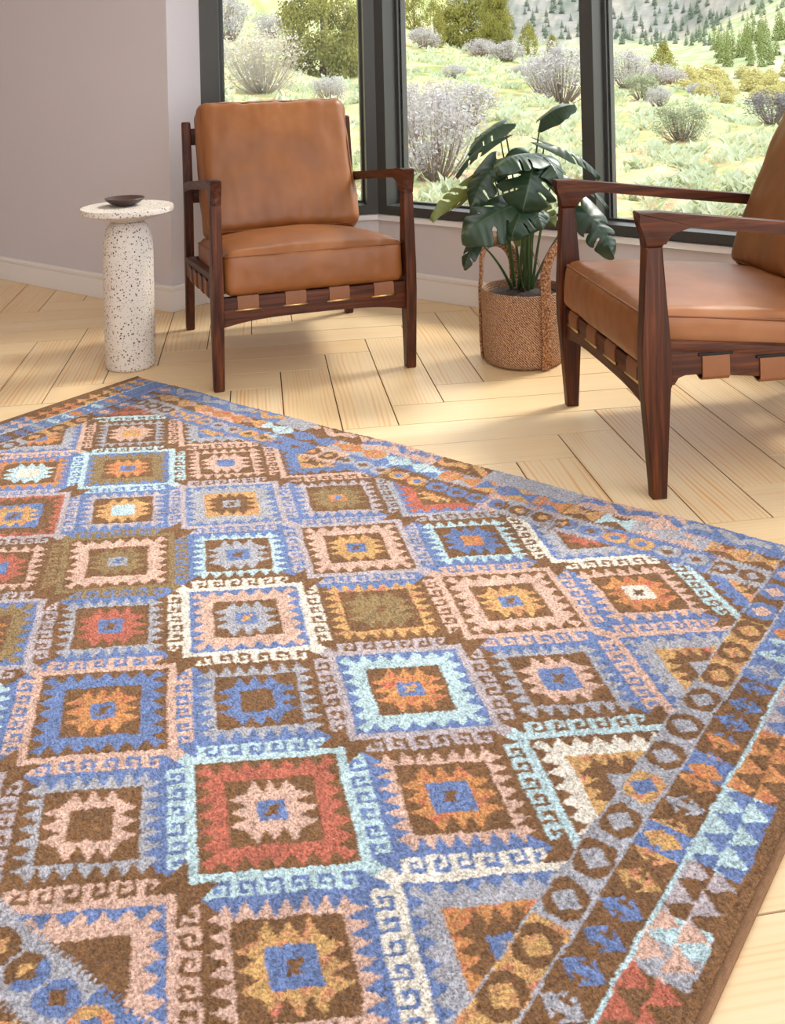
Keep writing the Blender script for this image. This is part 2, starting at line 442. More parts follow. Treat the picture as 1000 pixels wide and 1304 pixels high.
GROVE = [[[-108.696, 397.185, 8.563], 9.9, 0], [[-108.004, 388.438, 7.736], 9.6, 0], [[-110.46, 382.965, 7.156], 9.0, 0], [[-102.498, 364.956, 5.731], 8.9, 0], [[-108.896, 355.977, 4.75], 9.6, 0], [[-105.593, 350.13, 4.35], 8.2, 0], [[-99.974, 349.861, 4.509], 7.5, 0], [[-110.057, 345.153, 3.783], 9.4, 0], [[-90.005, 339.543, 4.01], 7.4, 0], [[-106.47, 338.707, 3.364], 8.9, 0], [[-98.086, 336.369, 3.466], 8.3, 0], [[-88.165, 334.672, 3.693], 6.8, 0], [[-94.736, 330.511, 3.124], 8.9, 0], [[-99.937, 323.778, 2.405], 7.4, 0], [[-99.824, 319.01, 2.043], 8.8, 0], [[-87.511, 318.302, 2.476], 6.3, 0], [[-87.335, 313.961, 2.166], 6.7, 0], [[-99.841, 313.93, 1.658], 6.5, 0], [[-108.72, 312.397, 1.195], 7.0, 0], [[-94.487, 311.384, 1.684], 6.4, 0], [[-103.544, 305.035, 0.85], 6.9, 0], [[-107.442, 304.786, 0.674], 7.5, 0], [[-98.081, 304.708, 1.05], 7.5, 0], [[-93.151, 303.5, 1.171], 7.2, 0], [[-79.098, 300.119, 1.55], 8.0, 0], [[-90.989, 299.354, 0.972], 8.1, 0], [[-101.856, 297.407, 0.369], 6.7, 0], [[-88.768, 289.963, 0.43], 7.9, 0], [[-95.799, 286.341, -0.132], 7.5, 0], [[-92.038, 285.329, -0.028], 7.0, 0], [[-74.33, 276.368, 0.252], 6.1, 0], [[-95.038, 275.188, -0.83], 6.7, 0], [[-87.419, 273.371, -0.579], 7.3, 0], [[-83.156, 271.344, -0.495], 6.5, 0], [[-91.766, 270.973, -0.941], 7.0, 0], [[-72.503, 269.32, -0.077], 6.8, 0], [[-86.781, 267.065, -0.936], 7.3, 0], [[-69.692, 265.754, -0.137], 5.6, 0], [[-92.245, 264.566, -1.361], 6.2, 0], [[-71.591, 261.215, -0.495], 6.4, 0], [[-85.554, 261.11, -1.23], 7.1, 0], [[-74.881, 256.305, -0.946], 6.0, 0], [[-76.964, 252.104, -1.292], 6.5, 0], [[-84.282, 249.792, -1.814], 5.8, 0], [[-71.704, 249.459, -1.148], 6.4, 0], [[-67.521, 245.209, -1.137], 5.5, 0], [[-63.882, 239.992, -1.192], 4.8, 0], [[-81.785, 236.345, -2.403], 6.5, 0], [[-70.267, 235.513, -1.786], 6.4, 0], [[-74.6, 235.459, -2.039], 6.2, 0], [[-64.739, 235.151, -1.48], 5.4, 0], [[-73.616, 230.587, -2.225], 5.5, 0], [[-62.445, 225.278, -1.808], 5.9, 0], [[-75.977, 224.568, -2.656], 5.1, 0], [[-73.207, 215.552, -2.909], 6.0, 0], [[-66.189, 208.717, -2.77], 4.3, 0], [[-61.562, 206.714, -2.556], 4.3, 0], [[-57.399, 204.815, -2.362], 5.2, 0], [[-61.785, 201.929, -2.763], 5.1, 0], [[-53.023, 200.159, -2.252], 5.3, 0]]
FARTREES = [[[-369.983, 737.475, 33.953], 6.3, 1], [[-290.394, 555.126, 15.954], 5.1, 1], [[-239.029, 474.269, 9.126], 4.3, 1], [[-184.914, 410.362, 4.181], 3.2, 1], [[-245.456, 712.006, 21.89], 7.3, 1], [[-215.625, 507.051, 9.053], 3.5, 1], [[-174.838, 423.755, 4.049], 4.8, 1], [[-219.598, 478.369, 8.175], 4.3, 1], [[-250.594, 744.484, 24.488], 6.5, 1], [[-258.972, 476.516, 10.372], 6.3, 1], [[-258.746, 762.74, 26.445], 7.5, 1], [[-260.692, 549.076, 13.693], 6.5, 1], [[-196.742, 639.484, 14.034], 4.9, 1], [[-207.039, 482.926, 7.636], 6.1, 1], [[-226.231, 573.489, 12.642], 7.3, 1], [[-254.353, 727.985, 23.653], 5.7, 1], [[-163.051, 398.778, 2.849], 4.0, 1], [[-243.674, 704.289, 21.252], 6.4, 1], [[-161.443, 388.671, 2.544], 3.6, 1], [[-266.896, 949.087, 42.658], 9.7, 1], [[-163.326, 402.97, 2.962], 3.6, 1], [[-297.421, 608.057, 19.345], 7.2, 1], [[-264.243, 555.857, 14.256], 4.3, 1], [[-171.673, 463.4, 5.053], 3.2, 1], [[-248.527, 871.886, 34.071], 10.1, 1], [[-239.319, 684.396, 19.666], 5.4, 1], [[-188.187, 454.172, 5.628], 4.5, 1], [[-404.16, 716.473, 35.275], 5.8, 1], [[-304.964, 565.121, 17.471], 4.3, 1], [[-289.798, 664.008, 22.189], 7.7, 1], [[-155.16, 406.419, 2.662], 4.5, 1], [[-265.346, 752.322, 26.237], 4.9, 1], [[-175.075, 438.805, 4.484], 5.5, 1], [[-189.907, 431.263, 5.016], 3.3, 1], [[-423.457, 833.559, 47.182], 9.3, 1], [[-263.453, 743.516, 25.457], 7.1, 1], [[-354.253, 853.821, 42.346], 8.5, 1], [[-186.94, 400.662, 4.026], 3.4, 1], [[-191.093, 405.823, 4.362], 5.1, 1], [[-259.321, 806.857, 29.792], 7.9, 1], [[-276.947, 551.07, 14.854], 6.8, 1], [[-327.433, 892.18, 43.268], 7.8, 1], [[-168.051, 395.82, 3.012], 5.1, 1], [[-192.076, 485.613, 6.899], 5.2, 1], [[-364.311, 671.884, 28.577], 6.3, 1], [[-286.821, 911.475, 41.114], 6.8, 1], [[-232.385, 665.917, 18.036], 6.8, 1], [[-242.582, 538.745, 12.05], 4.5, 1], [[-232.109, 655.041, 17.379], 6.7, 1], [[-192.538, 436.58, 5.308], 5.4, 1], [[-264.81, 526.101, 12.869], 4.7, 1], [[-177.031, 446.599, 4.814], 5.4, 1], [[-260.354, 709.83, 22.904], 7.6, 1], [[-265.067, 472.544, 10.57], 6.4, 1], [[-213.788, 452.947, 6.953], 5.1, 1], [[-207.486, 463.472, 6.97], 5.9, 1], [[-231.666, 661.259, 17.709], 7.0, 1], [[-346.093, 834.862, 39.888], 10.9, 1], [[-164.723, 449.196, 4.263], 5.0, 1], [[-296.039, 745.248, 28.256], 5.2, 1], [[-285.872, 759.153, 28.433], 9.3, 1], [[-309.049, 671.666, 24.168], 5.5, 1], [[-368.829, 705.474, 31.398], 9.6, 1], [[-165.773, 463.99, 4.764], 3.5, 1], [[-219.784, 568.163, 11.973], 5.0, 1], [[-224.724, 491.331, 8.962], 5.0, 1], [[-224.857, 484.247, 8.696], 4.8, 1], [[-202.147, 428.975, 5.573], 3.2, 1], [[-254.582, 910.985, 37.998], 7.7, 1], [[-169.874, 598.815, 10.233], 4.4, 1], [[-266.901, 747.797, 26.041], 5.2, 1], [[-430.874, 760.027, 41.274], 8.9, 1], [[-266.712, 709.437, 23.375], 8.3, 1], [[-307.239, 525.58, 15.577], 6.8, 1], [[-242.761, 553.101, 12.73], 3.8, 1], [[-258.537, 642.767, 18.568], 6.9, 1], [[-362.252, 747.433, 34.064], 5.9, 1], [[-148.545, 410.124, 2.441], 4.4, 1], [[-171.414, 408.98, 3.493], 4.0, 1], [[-182.254, 490.912, 6.543], 3.5, 1], [[-313.639, 562.547, 17.93], 4.5, 1], [[-189.524, 510.879, 7.689], 4.9, 1], [[-308.892, 835.607, 36.513], 6.8, 1], [[-255.938, 938.85, 40.641], 8.9, 1], [[-197.051, 518.421, 8.419], 5.8, 1], [[-258.217, 698.269, 21.979], 7.5, 1], [[-386.938, 679.761, 31.006], 5.8, 1], [[-275.912, 726.264, 25.254], 8.3, 1], [[-220.761, 490.202, 8.689], 3.6, 1], [[-267.959, 756.587, 26.759], 8.2, 1], [[-199.528, 504.967, 8.037], 4.4, 1], [[-165.185, 441.122, 4.053], 5.2, 1], [[-329.389, 827.656, 37.716], 7.0, 1], [[-216.119, 610.236, 13.812], 4.2, 1], [[-192.832, 510.146, 7.851], 4.9, 1], [[-279.591, 893.543, 38.811], 9.6, 1], [[-190.594, 497.048, 7.23], 5.2, 1], [[-205.696, 583.528, 11.799], 5.9, 1], [[-307.164, 856.334, 38.13], 9.0, 1], [[-184.704, 450.179, 5.32], 3.3, 1], [[-302.414, 669.071, 23.483], 6.4, 1], [[-286.568, 499.931, 13.04], 3.6, 1], [[-254.92, 733.797, 24.095], 6.3, 1], [[-184.506, 507.349, 7.269], 4.5, 1], [[-195.622, 440.809, 5.597], 4.0, 1], [[-248.43, 579.548, 14.4], 3.9, 1], [[-295.056, 769.099, 29.954], 7.7, 1], [[-191.001, 422.958, 4.83], 4.1, 1], [[-161.184, 443.742, 3.927], 3.3, 1], [[-176.992, 410.14, 3.791], 3.8, 1], [[-256.577, 619.714, 17.105], 5.8, 1], [[-240.594, 689.547, 20.082], 4.5, 1], [[-224.754, 639.828, 15.992], 6.1, 1], [[-192.924, 465.799, 6.26], 4.6, 1], [[-243.45, 447.792, 8.397], 3.8, 1], [[-183.173, 468.927, 5.84], 5.3, 1], [[-196.253, 491.163, 7.332], 5.8, 1], [[-215.246, 793.16, 25.064], 7.6, 1], [[-347.343, 621.145, 23.833], 8.2, 1], [[-198.19, 436.271, 5.591], 5.3, 1], [[-329.214, 794.386, 34.922], 5.3, 1], [[-229.756, 446.113, 7.586], 5.5, 1], [[-233.333, 741.535, 22.91], 6.2, 1], [[-305.952, 700.455, 25.872], 9.2, 1], [[-165.017, 407.834, 3.16], 4.4, 1], [[-263.163, 818.425, 31.028], 7.8, 1], [[-398.259, 749.255, 37.397], 9.8, 1], [[-248.875, 719.336, 22.64], 8.9, 1], [[-212.192, 514.331, 9.144], 3.8, 1], [[-202.136, 600.205, 12.378], 5.0, 1], [[-224.976, 645.801, 16.343], 5.4, 1], [[-379.483, 709.187, 32.581], 9.9, 1], [[-165.25, 420.276, 3.487], 5.0, 1], [[-300.255, 530.985, 15.387], 6.3, 1], [[-247.591, 502.923, 10.782], 4.7, 1], [[-314.278, 671.122, 24.54], 9.0, 1], [[-188.438, 520.216, 7.988], 6.5, 1], [[-247.08, 531.806, 12.016], 6.3, 1], [[-199.611, 577.737, 11.137], 5.1, 1], [[-228.777, 706.836, 20.279], 5.5, 1], [[-226.701, 540.199, 11.124], 3.8, 1], [[-185.057, 417.143, 4.372], 3.9, 1], [[-332.44, 720.398, 29.458], 6.5, 1], [[-182.166, 402.385, 3.841], 5.3, 1], [[-346.839, 613.437, 23.308], 5.3, 1], [[-206.381, 498.12, 8.167], 5.0, 1], [[-394.027, 796.454, 41.009], 8.8, 1], [[-180.119, 679.768, 15.089], 4.9, 1], [[-232.853, 495.158, 9.587], 6.1, 1], [[-197.369, 481.162, 7.033], 5.2, 1], [[-233.922, 595.707, 14.258], 4.0, 1], [[-220.688, 475.519, 8.131], 3.3, 1], [[-182.332, 601.199, 11.141], 4.7, 1], [[-301.384, 830.603, 35.41], 7.0, 1], [[-297.857, 718.144, 26.455], 5.8, 1], [[-324.816, 681.014, 26.039], 7.2, 1], [[-254.626, 716.002, 22.868], 8.0, 1], [[-437.416, 820.006, 47.281], 8.4, 1], [[-279.185, 510.857, 13.074], 4.3, 1], [[-222.23, 487.799, 8.681], 5.3, 1], [[-283.37, 490.359, 12.417], 5.4, 1], [[-339.797, 828.948, 38.787], 10.6, 1], [[-387.826, 700.091, 32.599], 5.9, 1], [[-210.728, 484.207, 7.891], 5.3, 1], [[-262.938, 864.263, 34.741], 9.3, 1], [[-327.77, 604.738, 21.354], 7.3, 1], [[-148.537, 415.353, 2.566], 5.3, 1], [[-205.617, 485.594, 7.654], 3.6, 1], [[-261.577, 607.815, 16.793], 7.1, 1], [[-242.203, 784.642, 26.672], 9.6, 1], [[-259.405, 794.361, 28.842], 7.3, 1], [[-212.458, 462.339, 7.202], 5.3, 1], [[-432.084, 815.628, 46.355], 10.7, 1], [[-329.865, 588.605, 20.548], 5.1, 1], [[-236.573, 780.957, 25.937], 8.7, 1], [[-203.63, 461.409, 6.69], 4.5, 1], [[-241.141, 831.227, 30.119], 6.0, 1], [[-242.034, 628.088, 16.551], 5.8, 1], [[-257.294, 840.193, 32.25], 7.6, 1], [[-184.957, 433.803, 4.839], 3.2, 1], [[-216.144, 459.495, 7.305], 3.5, 1], [[-233.006, 444.667, 7.713], 5.3, 1], [[-228.409, 657.05, 17.23], 4.6, 1], [[-279.353, 939.254, 42.958], 6.4, 1], [[-172.213, 441.049, 4.405], 3.1, 1], [[-209.856, 456.488, 6.86], 3.9, 1], [[-202.857, 724.201, 19.416], 6.0, 1], [[-212.235, 629.955, 14.585], 6.3, 1], [[-262.238, 575.625, 15.122], 7.7, 1], [[-257.822, 652.506, 19.093], 4.3, 1], [[-198.768, 760.052, 21.437], 5.2, 1], [[-196.743, 734.016, 19.576], 7.9, 1], [[-193.232, 525.301, 8.47], 6.5, 1], [[-238.874, 615.045, 15.614], 5.8, 1], [[-295.827, 566.874, 16.938], 7.3, 1], [[-182.865, 447.424, 5.139], 4.7, 1], [[-234.482, 750.062, 23.584], 7.4, 1], [[-151.868, 403.997, 2.452], 4.5, 1], [[-313.347, 556.766, 17.598], 5.2, 1], [[-182.791, 428.446, 4.575], 3.1, 1], [[-175.005, 465.737, 5.302], 4.4, 1], [[-217.731, 463.47, 7.531], 5.5, 1], [[-185.427, 465.549, 5.849], 3.6, 1], [[-325.006, 634.606, 22.993], 5.5, 1], [[-212.57, 590.351, 12.575], 7.4, 1], [[-235.227, 560.258, 12.587], 3.7, 1], [[-275.288, 581.185, 16.297], 3.9, 1], [[-259.582, 738.234, 24.775], 8.3, 1], [[-417.812, 796.488, 43.247], 9.6, 1], [[-371.964, 714.102, 32.315], 9.7, 1], [[-310.255, 757.74, 30.383], 5.0, 1], [[-231.424, 872.336, 32.566], 8.6, 1], [[-245.298, 667.515, 19.077], 7.2, 1], [[-285.605, 773.005, 29.448], 9.1, 1], [[-310.213, 779.553, 32.063], 5.6, 1], [[-273.091, 923.736, 40.911], 8.1, 1], [[-204.225, 653.792, 15.331], 6.3, 1], [[-208.748, 796.763, 24.789], 8.9, 1], [[-207.739, 445.405, 6.379], 4.8, 1], [[-318.524, 814.252, 35.598], 7.8, 1], [[-266.286, 513.579, 12.391], 4.2, 1], [[-183.03, 486.995, 6.448], 4.5, 1], [[-278.08, 877.001, 37.219], 10.7, 1], [[-183.039, 496.504, 6.787], 3.6, 1], [[-228.983, 522.287, 10.481], 4.7, 1], [[-363.894, 860.237, 43.857], 8.5, 1], [[-188.853, 442.598, 5.301], 5.4, 1], [[-249.796, 446.015, 8.686], 3.9, 1], [[-282.715, 922.108, 41.692], 9.8, 1], [[-236.125, 654.817, 17.655], 5.0, 1]]
WILLOWS = [[[-43.537, 156.826, -3.526], 2.89, 4.1], [[-43.283, 151.305, -3.599], 2.74, 3.97], [[-38.207, 127.066, -3.852], 1.53, 2.09], [[-22.301, 75.109, -3.217], 0.82, 1.28], [[-47.91, 135.522, -3.554], 1.97, 3.49], [[-41.82, 140.682, -3.729], 1.91, 2.26], [[-49.542, 142.333, -3.456], 1.55, 2.86], [[-53.072, 141.916, -3.334], 1.64, 3.57], [[-51.838, 136.331, -3.419], 2.48, 2.91], [[-31.017, 84.945, -3.419], 1.67, 1.94], [[-34.07, 96.401, -3.622], 1.79, 2.1], [[-20.524, 69.63, -3.042], 0.69, 1.98], [[-48.797, 127.28, -3.549], 2.44, 3.76], [[-45.123, 122.924, -3.652], 2.16, 3.61], [[-33.982, 114.101, -3.873], 2.14, 2.36], [[-26.529, 77.798, -3.27], 1.0, 1.24], [[-35.083, 98.214, -3.637], 1.55, 1.58], [[-33.676, 91.92, -3.542], 1.66, 2.04], [[-38.458, 107.033, -3.701], 1.14, 2.39], [[-26.033, 84.166, -3.452], 1.05, 1.3], [[-37.609, 109.777, -3.75], 1.68, 1.97], [[-41.491, 116.018, -3.716], 1.39, 2.5], [[-46.509, 118.808, -3.602], 1.69, 3.47], [[-45.3, 128.254, -3.652], 1.35, 2.44], [[-31.576, 88.158, -3.489], 1.46, 2.04], [[-41.531, 143.968, -3.72], 1.47, 3.28], [[-35.331, 111.374, -3.815], 1.87, 2.99], [[-43.647, 113.009, -3.643], 1.32, 3.36], [[-28.077, 94.696, -3.678], 1.27, 2.35], [[-32.331, 93.91, -3.601], 1.19, 1.93], [[-40.141, 112.827, -3.723], 1.24, 2.82], [[-40.27, 109.384, -3.688], 1.96, 3.04], [[-38.593, 103.227, -3.65], 1.59, 1.7], [[-47.713, 146.748, -3.482], 2.16, 2.64], [[-17.994, 64.628, -2.865], 0.78, 1.48], [[-27.311, 88.514, -3.548], 1.37, 1.97], [[-33.938, 118.923, -3.917], 1.19, 3.11], [[-20.805, 72.186, -3.129], 0.8, 1.35], [[-44.653, 141.354, -3.631], 2.38, 3.09], [[-42.47, 134.873, -3.729], 2.33, 3.62], [[-34.378, 101.442, -3.702], 1.07, 2.28], [[-53.033, 147.696, -3.274], 2.11, 4.28], [[-18.502, 62.499, -2.783], 0.66, 1.15], [[-16.389, 57.732, -2.589], 0.81, 0.88], [[-40.916, 104.415, -3.619], 1.17, 3.05], [[-28.798, 99.856, -3.768], 1.31, 1.79]]
# ------------------------------------------------------------------ camera
H = 0.97
cam = bpy.data.cameras.new('camera'); camo = bpy.data.objects.new('camera', cam); C.objects.link(camo)
F_PX, CX, V0, ROLL, YAW = 1286.7, 520.3, 71.6, 0.02356, math.radians(36.29)
cam.sensor_fit = 'HORIZONTAL'; cam.sensor_width = 36.0; cam.lens = F_PX / 1000 * 36
cam.shift_x = -(CX - 500) / 1000; cam.shift_y = -(652 - V0) / 1000
cam.clip_end = 3000; cam.clip_start = 0.05
camo.matrix_world = Matrix.Translation((0, 0, H)) @ Matrix.Rotation(YAW, 4, 'Z') @ Matrix.Rotation(PI / 2, 4, 'X') @ Matrix.Rotation(-ROLL, 4, 'Z')
scene.camera = camo

# ------------------------------------------------------------------ room shell
WX, WY = -3.077, 2.607          # corner of the jog
CXX, CY = -2.577, 3.274          # inner bay corner
RX = -0.62                      # right bay corner
D45 = Vector((1, 1, 0)).normalized()
ZC = 3.45                       # ceiling
ZS, ZF0, ZT = 0.322, 0.325, 3.25
TH = 0.24

# herringbone floor: separate planks laid with thin gaps on a dark bed, one structural surface
def build_floor():
    w, L, p0, q0 = 0.1483, 0.683, 0.2075, 2.635
    g = 0.0017
    V = []; F = []; UV = []; PC = []
    def in_room(x, y):
        return -5.8 < x < 2.6 and -2.4 < y < 3.9
    def plank(pa, pb, qa, qb, along):
        k = len(V)
        for (p, q) in ((pa + g, qa + g), (pb - g, qa + g), (pb - g, qb - g), (pa + g, qb - g)):
            V.append(((p - q) / 2 ** .5, (p + q) / 2 ** .5, 0.0))
        # little chamfer skirt
        for (p, q) in ((pa + g, qa + g), (pb - g, qa + g), (pb - g, qb - g), (pa + g, qb - g)):
            V.append(((p - q) / 2 ** .5, (p + q) / 2 ** .5, -0.003))
        fs = [(k, k + 1, k + 2, k + 3)] + [(k + i, k + 4 + i, k + 4 + (i + 1) % 4, k + (i + 1) % 4) for i in range(4)]
        o = rng.random() * 50; o2 = rng.random() * 9
        a, b = (pb - pa), (qb - qa)
        if along == 'q': top = [(o, o2), (o, o2 + a), (o + b, o2 + a), (o + b, o2)]
        else: top = [(o, o2), (o + a, o2), (o + a, o2 + b), (o, o2 + b)]
        strong = (0.45 + 0.55 * rng.random()) if along == 'q' else 0.12 + 0.25 * rng.random()
        col = (rng.random(), rng.random(), strong, 1)
        for i, f in enumerate(fs):
            F.append(f); PC.extend([col] * 4)
            UV.extend(top if i == 0 else [top[0]] * 4)
    for j in range(-14, 15):
        for i in range(-60, 61):
            pa = p0 + i * w + j * L; qa = q0 + i * w - j * L
            x, y = (pa - qa - L / 2) / 2 ** .5, (pa + qa + L / 2) / 2 ** .5
            if in_room(x, y):
                plank(pa, pa + w, qa, qa + L, 'q')
            # P1 plank right below it
            qa2 = qa - w; 
            x, y = (pa + L / 2 - qa2) / 2 ** .5, (pa + L / 2 + qa2) / 2 ** .5
            if in_room(x, y):
                plank(pa, pa + L, qa2, qa2 + w, 'p')
    me = bpy.data.meshes.new('floor'); me.from_pydata(V, [], F); me.materials.append(M['floor'])
    uv = me.uv_layers.new(name='UVMap'); uv.data.foreach_set('uv', np.array(UV, dtype=np.float32).ravel())
    ca = me.color_attributes.new('plank', 'FLOAT_COLOR', 'CORNER'); ca.data.foreach_set('color', np.array(PC, dtype=np.float32).ravel())
    me.update()
    o = link(bpy.data.objects.new('floor', me)); struct(o)
    return o
build_floor()
struct(box_obj('floor_bed', (-6.2, -2.4, -0.06), (3.0, 4.3, -0.0025), M['gap']))
bpy.data.objects['floor_bed'].name = 'subfloor'

def wall_seg(name, a, b, z0, z1, th=TH, mat=None, bev=0.006):
    """solid wall slab; its room face runs from a to b (room on the right-hand side walking a->b)"""
    a = Vector((*a, 0)); b = Vector((*b, 0)); d = (b - a).normalized(); n = Vector((-d.y, d.x, 0))
    pts = [a, b, b + n * th, a + n * th]
    bm = bmesh.new(); bm_prism(bm, [(p.x, p.y) for p in pts], 'z', z0, z1)
    return struct(bm_obj(name, bm, mat or M['wall'], smooth=False))

# left wall with the outside corner: one solid block
prism = [(-6.0, WY), (WX, WY), (WX, 2.774), (WX - 0.17, 2.944), (-6.0, 2.944)]
struct(prism_obj('wall_left', prism, 'z', 0, ZC, M['wall']))
# bay parapets below the windows
dl = (WX, 2.774); dc = (CXX, CY); rc = (RX, CY); rd = (RX + 0.495, 2.774)
def parapet(name, pts):
    struct(prism_obj(name, pts, 'z', 0, ZS - 0.02, M['wall']))
k = TH * math.tan(PI / 8)
poly = [dl, dc, rc, rd, (rd[0] + TH * .7071, rd[1] + TH * .7071), (rc[0] + k, CY + TH), (dc[0] - k, CY + TH), (dl[0] - TH * .7071, dl[1] + TH * .7071)]
parapet('wall_window', poly)
struct(prism_obj('wall_header', poly, 'z', ZT, ZC, M['wall']))
struct(prism_obj('wall_right', [rd, (rd[0], WY), (1.5, WY), (1.5, 2.944), (rd[0] + .17, 2.944)], 'z', 0, ZC, M['wall']))
# ceiling with an unseen roof light, added to bring daylight onto the rug
SK = (-0.9, 1.0, -0.4, 1.5)
bm = bmesh.new()
for lo, hi in (((-6.0, SK[3]), (1.5, 3.75)), ((-6.0, -2.3), (1.5, SK[2])), ((-6.0, SK[2]), (SK[0], SK[3])), ((SK[1], SK[2]), (1.5, SK[3]))):
    bm_box(bm, (lo[0], lo[1], ZC), (hi[0], hi[1], ZC + .12))
struct(bm_obj('ceiling', bm, M['ceil'], smooth=False))
bm = bmesh.new(); bm_box(bm, (SK[0] - .02, SK[2] - .02, ZC + .13), (SK[1] + .02, SK[3] + .02, ZC + .14)); struct(bm_obj('added_roof_light', bm, M['glass'], smooth=False))  # pane closing the added roof light
# far left end of the room
struct(box_obj('wall_end', (-6.12, -2.3, 0), (-6.0, 2.944, ZC), M['wall']))
struct(box_obj('wall_back', (-6.12, -2.42, 0), (1.5, -2.3, ZC), M['wall']))

# window board (sill): white, slightly proud of the wall
def offset_poly(off):
    t = math.tan(PI / 8) * off
    return [(dl[0] + off * .7071, dl[1] - off * .7071 ), (dc[0] + t, CY - off), (rc[0] - t, CY - off), (rd[0] - off * .7071, rd[1] - off * .7071)]
inner = offset_poly(0.010)
outer = [(rd[0] + .14, rd[1] + .14), (rc[0] + .083, CY + .20), (dc[0] - .083, CY + .20), (dl[0] - .14, dl[1] + .14)]
struct(prism_obj('trim_1', inner + outer, 'z', ZS - 0.02, ZS, M['white'], bev=0.004))

# baseboards: moulded profile swept along each wall run
PROF = [(0, 0), (0.014, 0), (0.014, 0.072), (0.0125, 0.076), (0.0125, 0.080), (0.0165, 0.083), (0.0165, 0.094), (0.012, 0.100), (0, 0.100)]
def baseboard(name, pts):
    P = [Vector((*p, 0)) for p in pts]; V = []; F = []; n = len(PROF)
    for i, p in enumerate(P):
        if i == 0: d = (P[1] - P[0]).normalized(); m = Vector((d.y, -d.x, 0))
        elif i == len(P) - 1: d = (P[-1] - P[-2]).normalized(); m = Vector((d.y, -d.x, 0))
        else:
            d1 = (p - P[i - 1]).normalized(); d2 = (P[i + 1] - p).normalized()
            n1 = Vector((d1.y, -d1.x, 0)); n2 = Vector((d2.y, -d2.x, 0))
            m = (n1 + n2) / (1 + n1.dot(n2))
        for o, z in PROF: V.append(p + m * o + Vector((0, 0, z + 0.001)))
    for i in range(len(P) - 1):
        for k in range(n - 1): F.append((i * n + k, (i + 1) * n + k, (i + 1) * n + k + 1, i * n + k + 1))
    F.append(tuple(range(n))); F.append(tuple(reversed(range((len(P) - 1) * n, len(P) * n))))
    return struct(mesh_obj(name, V, F, M['base'], smooth=True, sharp=30))
e = 0.0
baseboard('baseboard_left', [(-6.0, WY + e), (WX - e, WY + e), (WX - e, 2.774), (CXX, CY + e), (RX, CY + e), (rd[0] + e, 2.774), (rd[0] + e, WY + e), (2.9, WY + e)][:6])
baseboard('baseboard_right', [(rd[0] + e, 2.774), (rd[0] + e, WY + e), (1.5, WY + e)])

# windows --------------------------------------------------------------
def window(name, a, b, wl, wr, post_l=0.0, post_r=0.0):
    """frame between wall-face points a and b; wl/wr front width of the stiles; depth 0.12 behind the wall face"""
    a = Vector((*a, 0)); b = Vector((*b, 0)); L = (b - a).length
    root = bpy.data.objects.new(name, None); C.objects.link(root); struct(root)
    d = (b - a).normalized()
    root.location = a; root.rotation_euler = (0, 0, math.atan2(d.y, d.x))
    dp = 0.105
    z0, z1 = ZF0, ZT
    fb = 0.036
    bm = bmesh.new(); cx0, cx1 = post_l, L + post_r
    # stiles as prisms in plan (allow mitred ends so neighbouring frames meet at the bay corner)
    def stile(x0, x1, m0, m1):
        bm_prism(bm, [(x0, 0.0), (x1, 0.0), (x1 + m1, dp + .05), (x0 + m0, dp + .05)], 'z', z0, z1, 0.0)
    t = math.tan(PI / 8) * (dp + .05)
    stile(0, wl, -t if post_l else 0, 0)
    stile(L - wr, L, 0, t if post_r else 0)
    fr = bm_obj('window_frame', bm, M['frame'], root, smooth=False)
    bm = bmesh.new(); bm_box(bm, (wl, 0, z0), (L - wr, dp + .05, z0 + fb)); bm_box(bm, (wl, 0, z1 - .05), (L - wr, dp + .05, z1))
    bm_obj('window_rail', bm, M['frame'], root, smooth=False)
    # inner glazing bead (stop) with a dark groove line
    bd = 0.011
    bm = bmesh.new()
    for (x0, x1, za, zb) in ((wl, wl + bd, z0 + fb, z1 - .05), (L - wr - bd, L - wr, z0 + fb, z1 - .05)):
        bm_box(bm, (x0, dp * .80, za), (x1, dp * .92, zb)); bm_box(bm, (x0 , dp * .98, za), (x1 + (.006 if x0 < L/2 else 0), dp + .03, zb))
    bm_box(bm, (wl + bd, dp * .80, z0 + fb), (L - wr - bd, dp * .92, z0 + fb + bd * .8))
    bm_obj('glazing_bead', bm, M['frame'], root, smooth=False)
    bm = bmesh.new(); bm_box(bm, (wl, dp * .935, z0 + fb), (L - wr, dp * .965, z1 - .05))
    bm_obj('glass_pane', bm, M['glass'], root, smooth=False)
    return root
window('window_1', dl, dc, 0.075, 0.045, 0, 1)
XM = -1.6185
window('window_2', dc, (XM, CY), 0.045, 0.025, 1, 0)
window('window_3', (XM, CY), rc, 0.025, 0.045, 0, 1)
window('window_4', rc, rd, 0.045, 0.075, 1, 0)
# ------------------------------------------------------------------ rug
PAL = {k: np.array(lin(v)) for k, v in dict(
    n=(130, 92, 58), b=(112, 132, 180), l=(192, 216, 222), v=(190, 176, 180), g=(176, 174, 182), p=(220, 180, 162),
    o=(208, 148, 90), y=(214, 172, 108), e=(150, 124, 84), r=(190, 108, 86), w=(236, 226, 212)).items()}
KEYS = list(PAL); IDX = {k: i for i, k in enumerate(KEYS)}
PALA = np.array([PAL[k] for k in KEYS])
RUG_X1, RUG_Y1, RUG_W, RUG_H, RUG_T = -0.377, 1.988, 2.138, 1.53, 0.011
